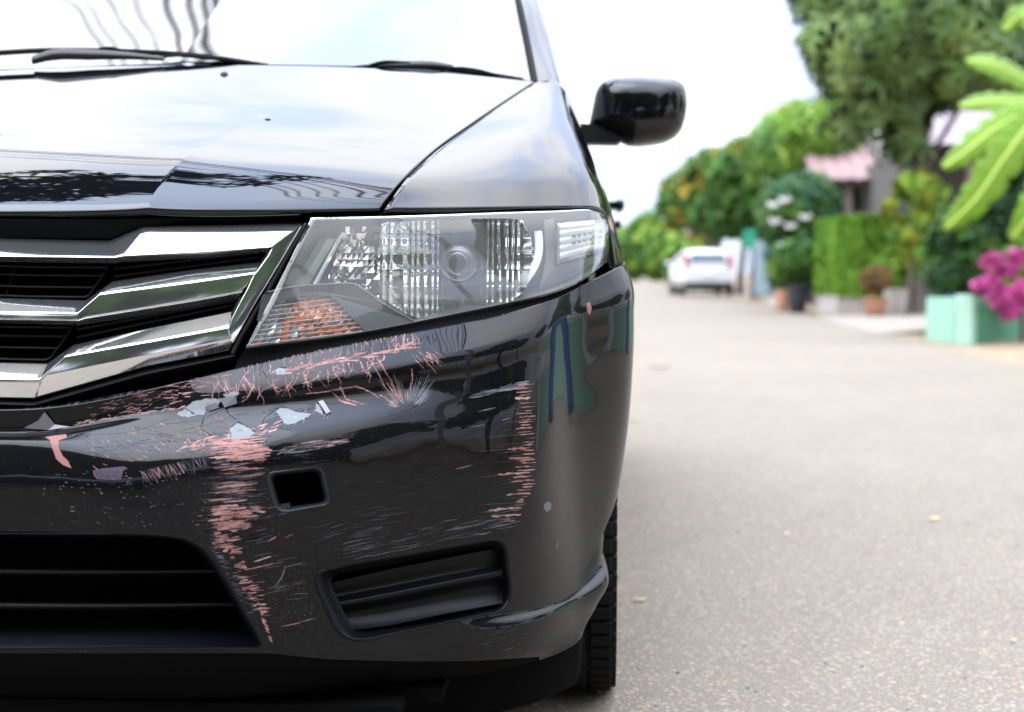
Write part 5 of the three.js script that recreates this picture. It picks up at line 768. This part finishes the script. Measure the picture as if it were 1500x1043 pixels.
// ================================================================ WHITE HATCHBACK DOWN THE STREET
{
  const a = G(1039, 434), c = thing('white_hatchback', 'white hatchback parked down the street with its tail to us', 'car', [a.x - 0.03, 0, a.z], 0.06); c.scale.setScalar(0.95);
  const W = phys(L(0.52, 0.525, 0.53), 0.3, { clearcoat: 1 }), K = std(L(0.015, 0.015, 0.017), 0.4), Gl = std(L(0.02, 0.03, 0.04), 0.08);
  // cross-sections from the tail (z = 0) forward (negative z)
  const sec = (z, w, y0, belt, roofY, roofW) => { const half = [[0, y0], [w * 0.8, y0], [w * 0.97, y0 + 0.12], [w, 0.55], [w * 0.98, belt], [roofW + 0.06, lerp(belt, roofY, 0.75)], [roofW, roofY - 0.04], [roofW * 0.7, roofY], [0, roofY + 0.015]]; const r = half.map(([x, y]) => new THREE.Vector3(x, y, z)); return [...r, ...r.slice(1, -1).reverse().map((p) => new THREE.Vector3(-p.x, p.y, p.z))]; };
  const S = [sec(0.0, 0.70, 0.34, 0.88, 0.92, 0.5), sec(-0.05, 0.80, 0.26, 0.93, 1.02, 0.55), sec(-0.28, 0.845, 0.22, 0.97, 1.36, 0.54), sec(-0.6, 0.85, 0.2, 0.97, 1.44, 0.56), sec(-1.6, 0.85, 0.2, 0.95, 1.47, 0.58), sec(-2.5, 0.85, 0.2, 0.93, 1.40, 0.54), sec(-3.1, 0.85, 0.2, 0.93, 1.0, 0.55), sec(-3.7, 0.8, 0.22, 0.8, 0.84, 0.5), sec(-3.95, 0.6, 0.3, 0.6, 0.62, 0.4)];
  part('body', skin(S, true), W, c); part('tailgate', skin([S[0], S[0].map(() => new THREE.Vector3(0, 0.65, 0.04))], true), W, c);
  const q = (y) => (y < 1.02 ? 0 : -0.05 - (y - 1.02) / 0.34 * 0.23) + 0.02;
  part('rear_window', skin([[-0.5, -0.25, 0, 0.25, 0.5].map((x) => new THREE.Vector3(x * 0.98, 1.32, q(1.32) + 0.01)), [-0.56, -0.28, 0, 0.28, 0.56].map((x) => new THREE.Vector3(x, 1.16, q(1.16) + 0.02)), [-0.56, -0.28, 0, 0.28, 0.56].map((x) => new THREE.Vector3(x, 1.02, q(1.02) + 0.03))]), Gl, c);
  for (const s of [-1, 1]) { const t = part('tail_light', box(0.16, 0.42, 0.1, s * 0.67, 1.07, -0.09, 0.04), std(L(0.34, 0.012, 0.015), 0.2), c); t.position.z = 0.07; part('wheel', new THREE.CylinderGeometry(0.3, 0.3, 0.2, 28).rotateZ(Math.PI / 2).translate(s * 0.74, 0.3, -0.75), K, c); part('wheel', new THREE.CylinderGeometry(0.3, 0.3, 0.2, 28).rotateZ(Math.PI / 2).translate(s * 0.74, 0.3, -3.2), K, c); const sw = skin([[-0.7, -1.5, -2.4].map((z) => new THREE.Vector3(s * 0.66, 1.32, z)), [-0.6, -1.5, -2.8].map((z) => new THREE.Vector3(s * 0.842, 1.0, z))]); part('side_window', sw, Gl, c); part('door_mirror', box(0.18, 0.13, 0.1, s * 0.95, 1.02, -2.5, 0.04), W, c); }
  part('rear_bumper', box(1.5, 0.2, 0.14, 0, 0.34, -0.01, 0.05), K, c); part('number_plate', box(0.36, 0.13, 0.02, 0, 0.72, 0.05, 0.004), std(L(0.7, 0.7, 0.68), 0.5), c); part('underside', box(1.4, 0.06, 3.4, 0, 0.2, -1.9), K, c);
}
// ================================================================ THINGS BEHIND AND BESIDE THE CAMERA THAT THE PAINT AND CHROME MIRROR
{
  const big = (name, label, x, z, y, rr, n, pal, size, r0 = 0.22, sq = 0.8) => { const r = rng(plantSeed * 3), B = [[x, y, z, rr * 0.8, rr * 0.7 * sq, rr * 0.8]]; for (let i = 0; i < 9; i++) { const a = i / 9 * 6.28 + r(), e = R(-0.6, 0.8, r); B.push([x + Math.cos(a) * rr * 0.65, y + e * rr * 0.6 * sq, z + Math.sin(a) * rr * 0.65, rr * 0.48, rr * 0.4 * sq, rr * 0.48]); } return tree(name, label, 'tree', [x, 0, z], [x, y, z], r0, B, n, 'big', pal, size, { inner: 0.3, mat: glossLeaf }); };
  const branch = [[-4.6, 4.6, -2.0, 1.5, 1.0, 1.5]]; for (const [x, y, z, rr] of [[-3.2, 5.0, -2.1, 0.75], [-2.5, 5.1, -1.7, 0.7], [-1.8, 5.1, -2.1, 0.6], [-1.3, 5.0, -1.7, 0.55], [-0.8, 5.1, -2.1, 0.5], [-0.4, 5.1, -1.8, 0.45], [0.0, 5.2, -2.1, 0.36], [-2.2, 5.0, -1.3, 0.6], [-1.7, 5.0, -1.25, 0.5], [-2.9, 4.9, -1.2, 0.7]]) branch.push([x, y, z, rr, rr * 0.6, rr]);
  tree('shade_tree', 'dark leafy tree overhanging the road beside the black car', 'tree', [-4.9, 0, -2.0], [-4.6, 4.2, -2.0], 0.2, branch, 1500, 'long', GREEN.dark, 0.75, { inner: 0.2, mat: glossLeaf });
  for (const [x, z, y, rr, l] of [[-3.8, 5.6, 3.6, 2.8, 'spreading dark tree at the verge behind the black car nose'], [0.2, 9.5, 3.6, 3.2, 'tall dark tree where the street bends away'], [6.2, 7.6, 3.4, 2.7, 'dark round tree near the blue water barrel'], [10.5, 3, 3.4, 3.0, 'dark garden tree behind the mint garden wall']]) big('garden_tree', l, x, z, y, rr, 1100, GREEN.mid, 0.9);
  const r = rng(33), hedge = thing('bushes', 'dark row of bushes closing the street behind the camera', 'bushes', [0, 0, 11]); hedge.userData.kind = 'stuff'; foliage('foliage', hedge, inBlobs([[-5, 1.0, 0, 2.4, 1.3, 1], [-1.2, 1.1, 1, 2.4, 1.4, 1], [2.6, 1.0, 0.6, 2.4, 1.3, 1], [6, 1.2, -1, 2.2, 1.5, 1.2]], 1500, r, 0.3), 'big', glossLeaf, GREEN.dark, 0.6, r);
  const gw = thing('garden_wall', 'long mint green garden wall along the roadside', 'wall', [4.4, 0, -3.2]); for (let k = 0; k < 3; k++) part('wall_panel', box(0.12, 0.55, 2.3, 0, 0.265, -5.0 + k * 2.4, 0.01), mint, gw); for (let k = 0; k < 4; k++) part('wall_post', box(0.2, 0.65, 0.2, 0, 0.315, -6.2 + k * 2.4, 0.01), std(L(0.6, 0.72, 0.66), 0.8), gw);
  const bb = thing('water_barrel', 'blue plastic water barrel beside the mint garden wall', 'barrel', [4.12, 0, -4.6]); part('body', new THREE.LatheGeometry([[0, 0], [0.26, 0], [0.29, 0.1], [0.28, 0.3], [0.295, 0.45], [0.28, 0.6], [0.29, 0.8], [0.25, 0.88], [0, 0.88]].map(([a, b]) => new THREE.Vector2(a, b)), 32), std(L(0.02, 0.08, 0.28), 0.35), bb);
  const sh = [[6, -6.5], [6.2, -3.2], [6.0, 0.2]]; sh.forEach(([x, z], i) => big('wall_shrub', ['leafy shrub behind the far end of the mint garden wall', 'leafy shrub behind the middle of the mint garden wall', 'leafy shrub just beyond the near end of the mint garden wall'][i], x, z, 1.5, 1.1, 500, GREEN.mid, 0.42, 0.06));
  // power cables on poles over the road edge
  const A0 = new THREE.Vector3(5.7, 0, 3.4), B0 = new THREE.Vector3(-12.9, 0, -20.4), side = new THREE.Vector3(0.78, 0, -0.62);
  for (const [p0, l] of [[A0, 'concrete utility pole by the near end of the mint garden wall'], [B0, 'concrete utility pole hidden beyond the black car']]) { const p = thing('utility_pole', l, 'pole', [p0.x, 0, p0.z], Math.atan2(0.62, 0.78)); part('shaft', cyl(0.11, 0.16, 8.6, 0, 0, 0), std(L(0.38, 0.37, 0.35), 0.9), p); part('crossarm', box(3.6, 0.12, 0.12, 0, 7.3, 0.16), std(L(0.35, 0.34, 0.33), 0.9), p); }
  const rc = rng(222); for (let i = 0; i < 8; i++) { const o = -1.25 + i * 0.12 + R(-0.05, 0.05, rc), y = 7.5 + R(-0.5, 0.25, rc), sag = R(0.5, 0.9, rc), pts = []; for (let k = 0; k <= 14; k++) { const t = k / 14, p = A0.clone().lerp(B0, t).addScaledVector(side, o); p.y = y - sag * 4 * t * (1 - t); pts.push(p); } tag(part('power_cable', tube(pts, R(0.010, 0.022, rc), 50, 6), M.rubber), 'black overhead cable strung between the concrete utility poles', 'cable', 'cables over the road'); }
}
// ================================================================ LITTER ON THE ROAD
{
  const lf = (px, py, len, wid, turn, c, label, curl = 0.3) => { const p = G(px, py), g = new THREE.PlaneGeometry(len, wid, 10, 4), a = g.attributes.position; for (let i = 0; i < a.count; i++) { const x = a.getX(i) / len * 2, y = a.getY(i); a.setXYZ(i, a.getX(i), y * Math.sqrt(Math.max(0.02, 1 - x * x)), curl * wid * (x * x * 0.5 + (y / wid) ** 2 * 2)); } g.rotateX(-Math.PI / 2); g.computeVertexNormals(); const m = tag(part('fallen_leaf', g, std(c, 0.7)), label, 'leaf'); m.position.set(p.x, 0.006, p.z); m.rotation.y = turn; };
  lf(938, 882, 0.034, 0.012, 0.1, L(0.55, 0.38, 0.18), 'dry tan leaf on the road near the black car tyre');
  lf(903, 854, 0.016, 0.012, 1.0, L(0.08, 0.3, 0.04), 'small green leaf against the black car tyre', 0.9);
  lf(1368, 763, 0.034, 0.016, 0.2, L(0.72, 0.62, 0.22), 'pale yellow leaf lying alone on open road');
  lf(930, 619, 0.05, 0.03, 0.4, L(0.25, 0.36, 0.10), 'olive green leaf on the road beyond the tyre');
  lf(1152, 785, 0.014, 0.010, 0.9, L(0.8, 0.78, 0.72), 'white crumb of leaf on the middle of the road');
  lf(1484, 942, 0.013, 0.009, 0.5, L(0.5, 0.42, 0.10), 'ochre leaf scrap at the road side away from the car');
  lf(965, 540, 0.16, 0.05, 0.0, L(0.30, 0.17, 0.11), 'brown leaf husk on the road in line with the white car');
  const r = rng(12), grit = new THREE.InstancedMesh(new THREE.IcosahedronGeometry(0.004, 0), std(0xffffff, 0.9), 1100), o = new THREE.Object3D(), c = new THREE.Color(); for (let i = 0; i < 1100; i++) { const d = 0.6 + 9 * Math.pow(r(), 1.6); o.position.set(0.4 + R(0, 3.6, r), 0.001, 1.75 - d); o.rotation.set(r() * 6, r() * 6, r() * 6); o.scale.set(R(0.4, 1.3, r), R(0.3, 0.8, r), R(0.4, 1.3, r)); o.updateMatrix(); grit.setMatrixAt(i, o.matrix); const k = R(0.16, 0.34, r); grit.setColorAt(i, c.setRGB(k * 1.04, k, k * 0.94)); } grit.name = 'gravel'; tag(grit, 'loose grit scattered over the worn road', 'gravel', null, 'stuff'); scene.add(grit);
}
scene.traverse((o) => { if (o.isMesh) { o.castShadow = true; o.receiveShadow = true; } });
renderer.render(scene, camera);
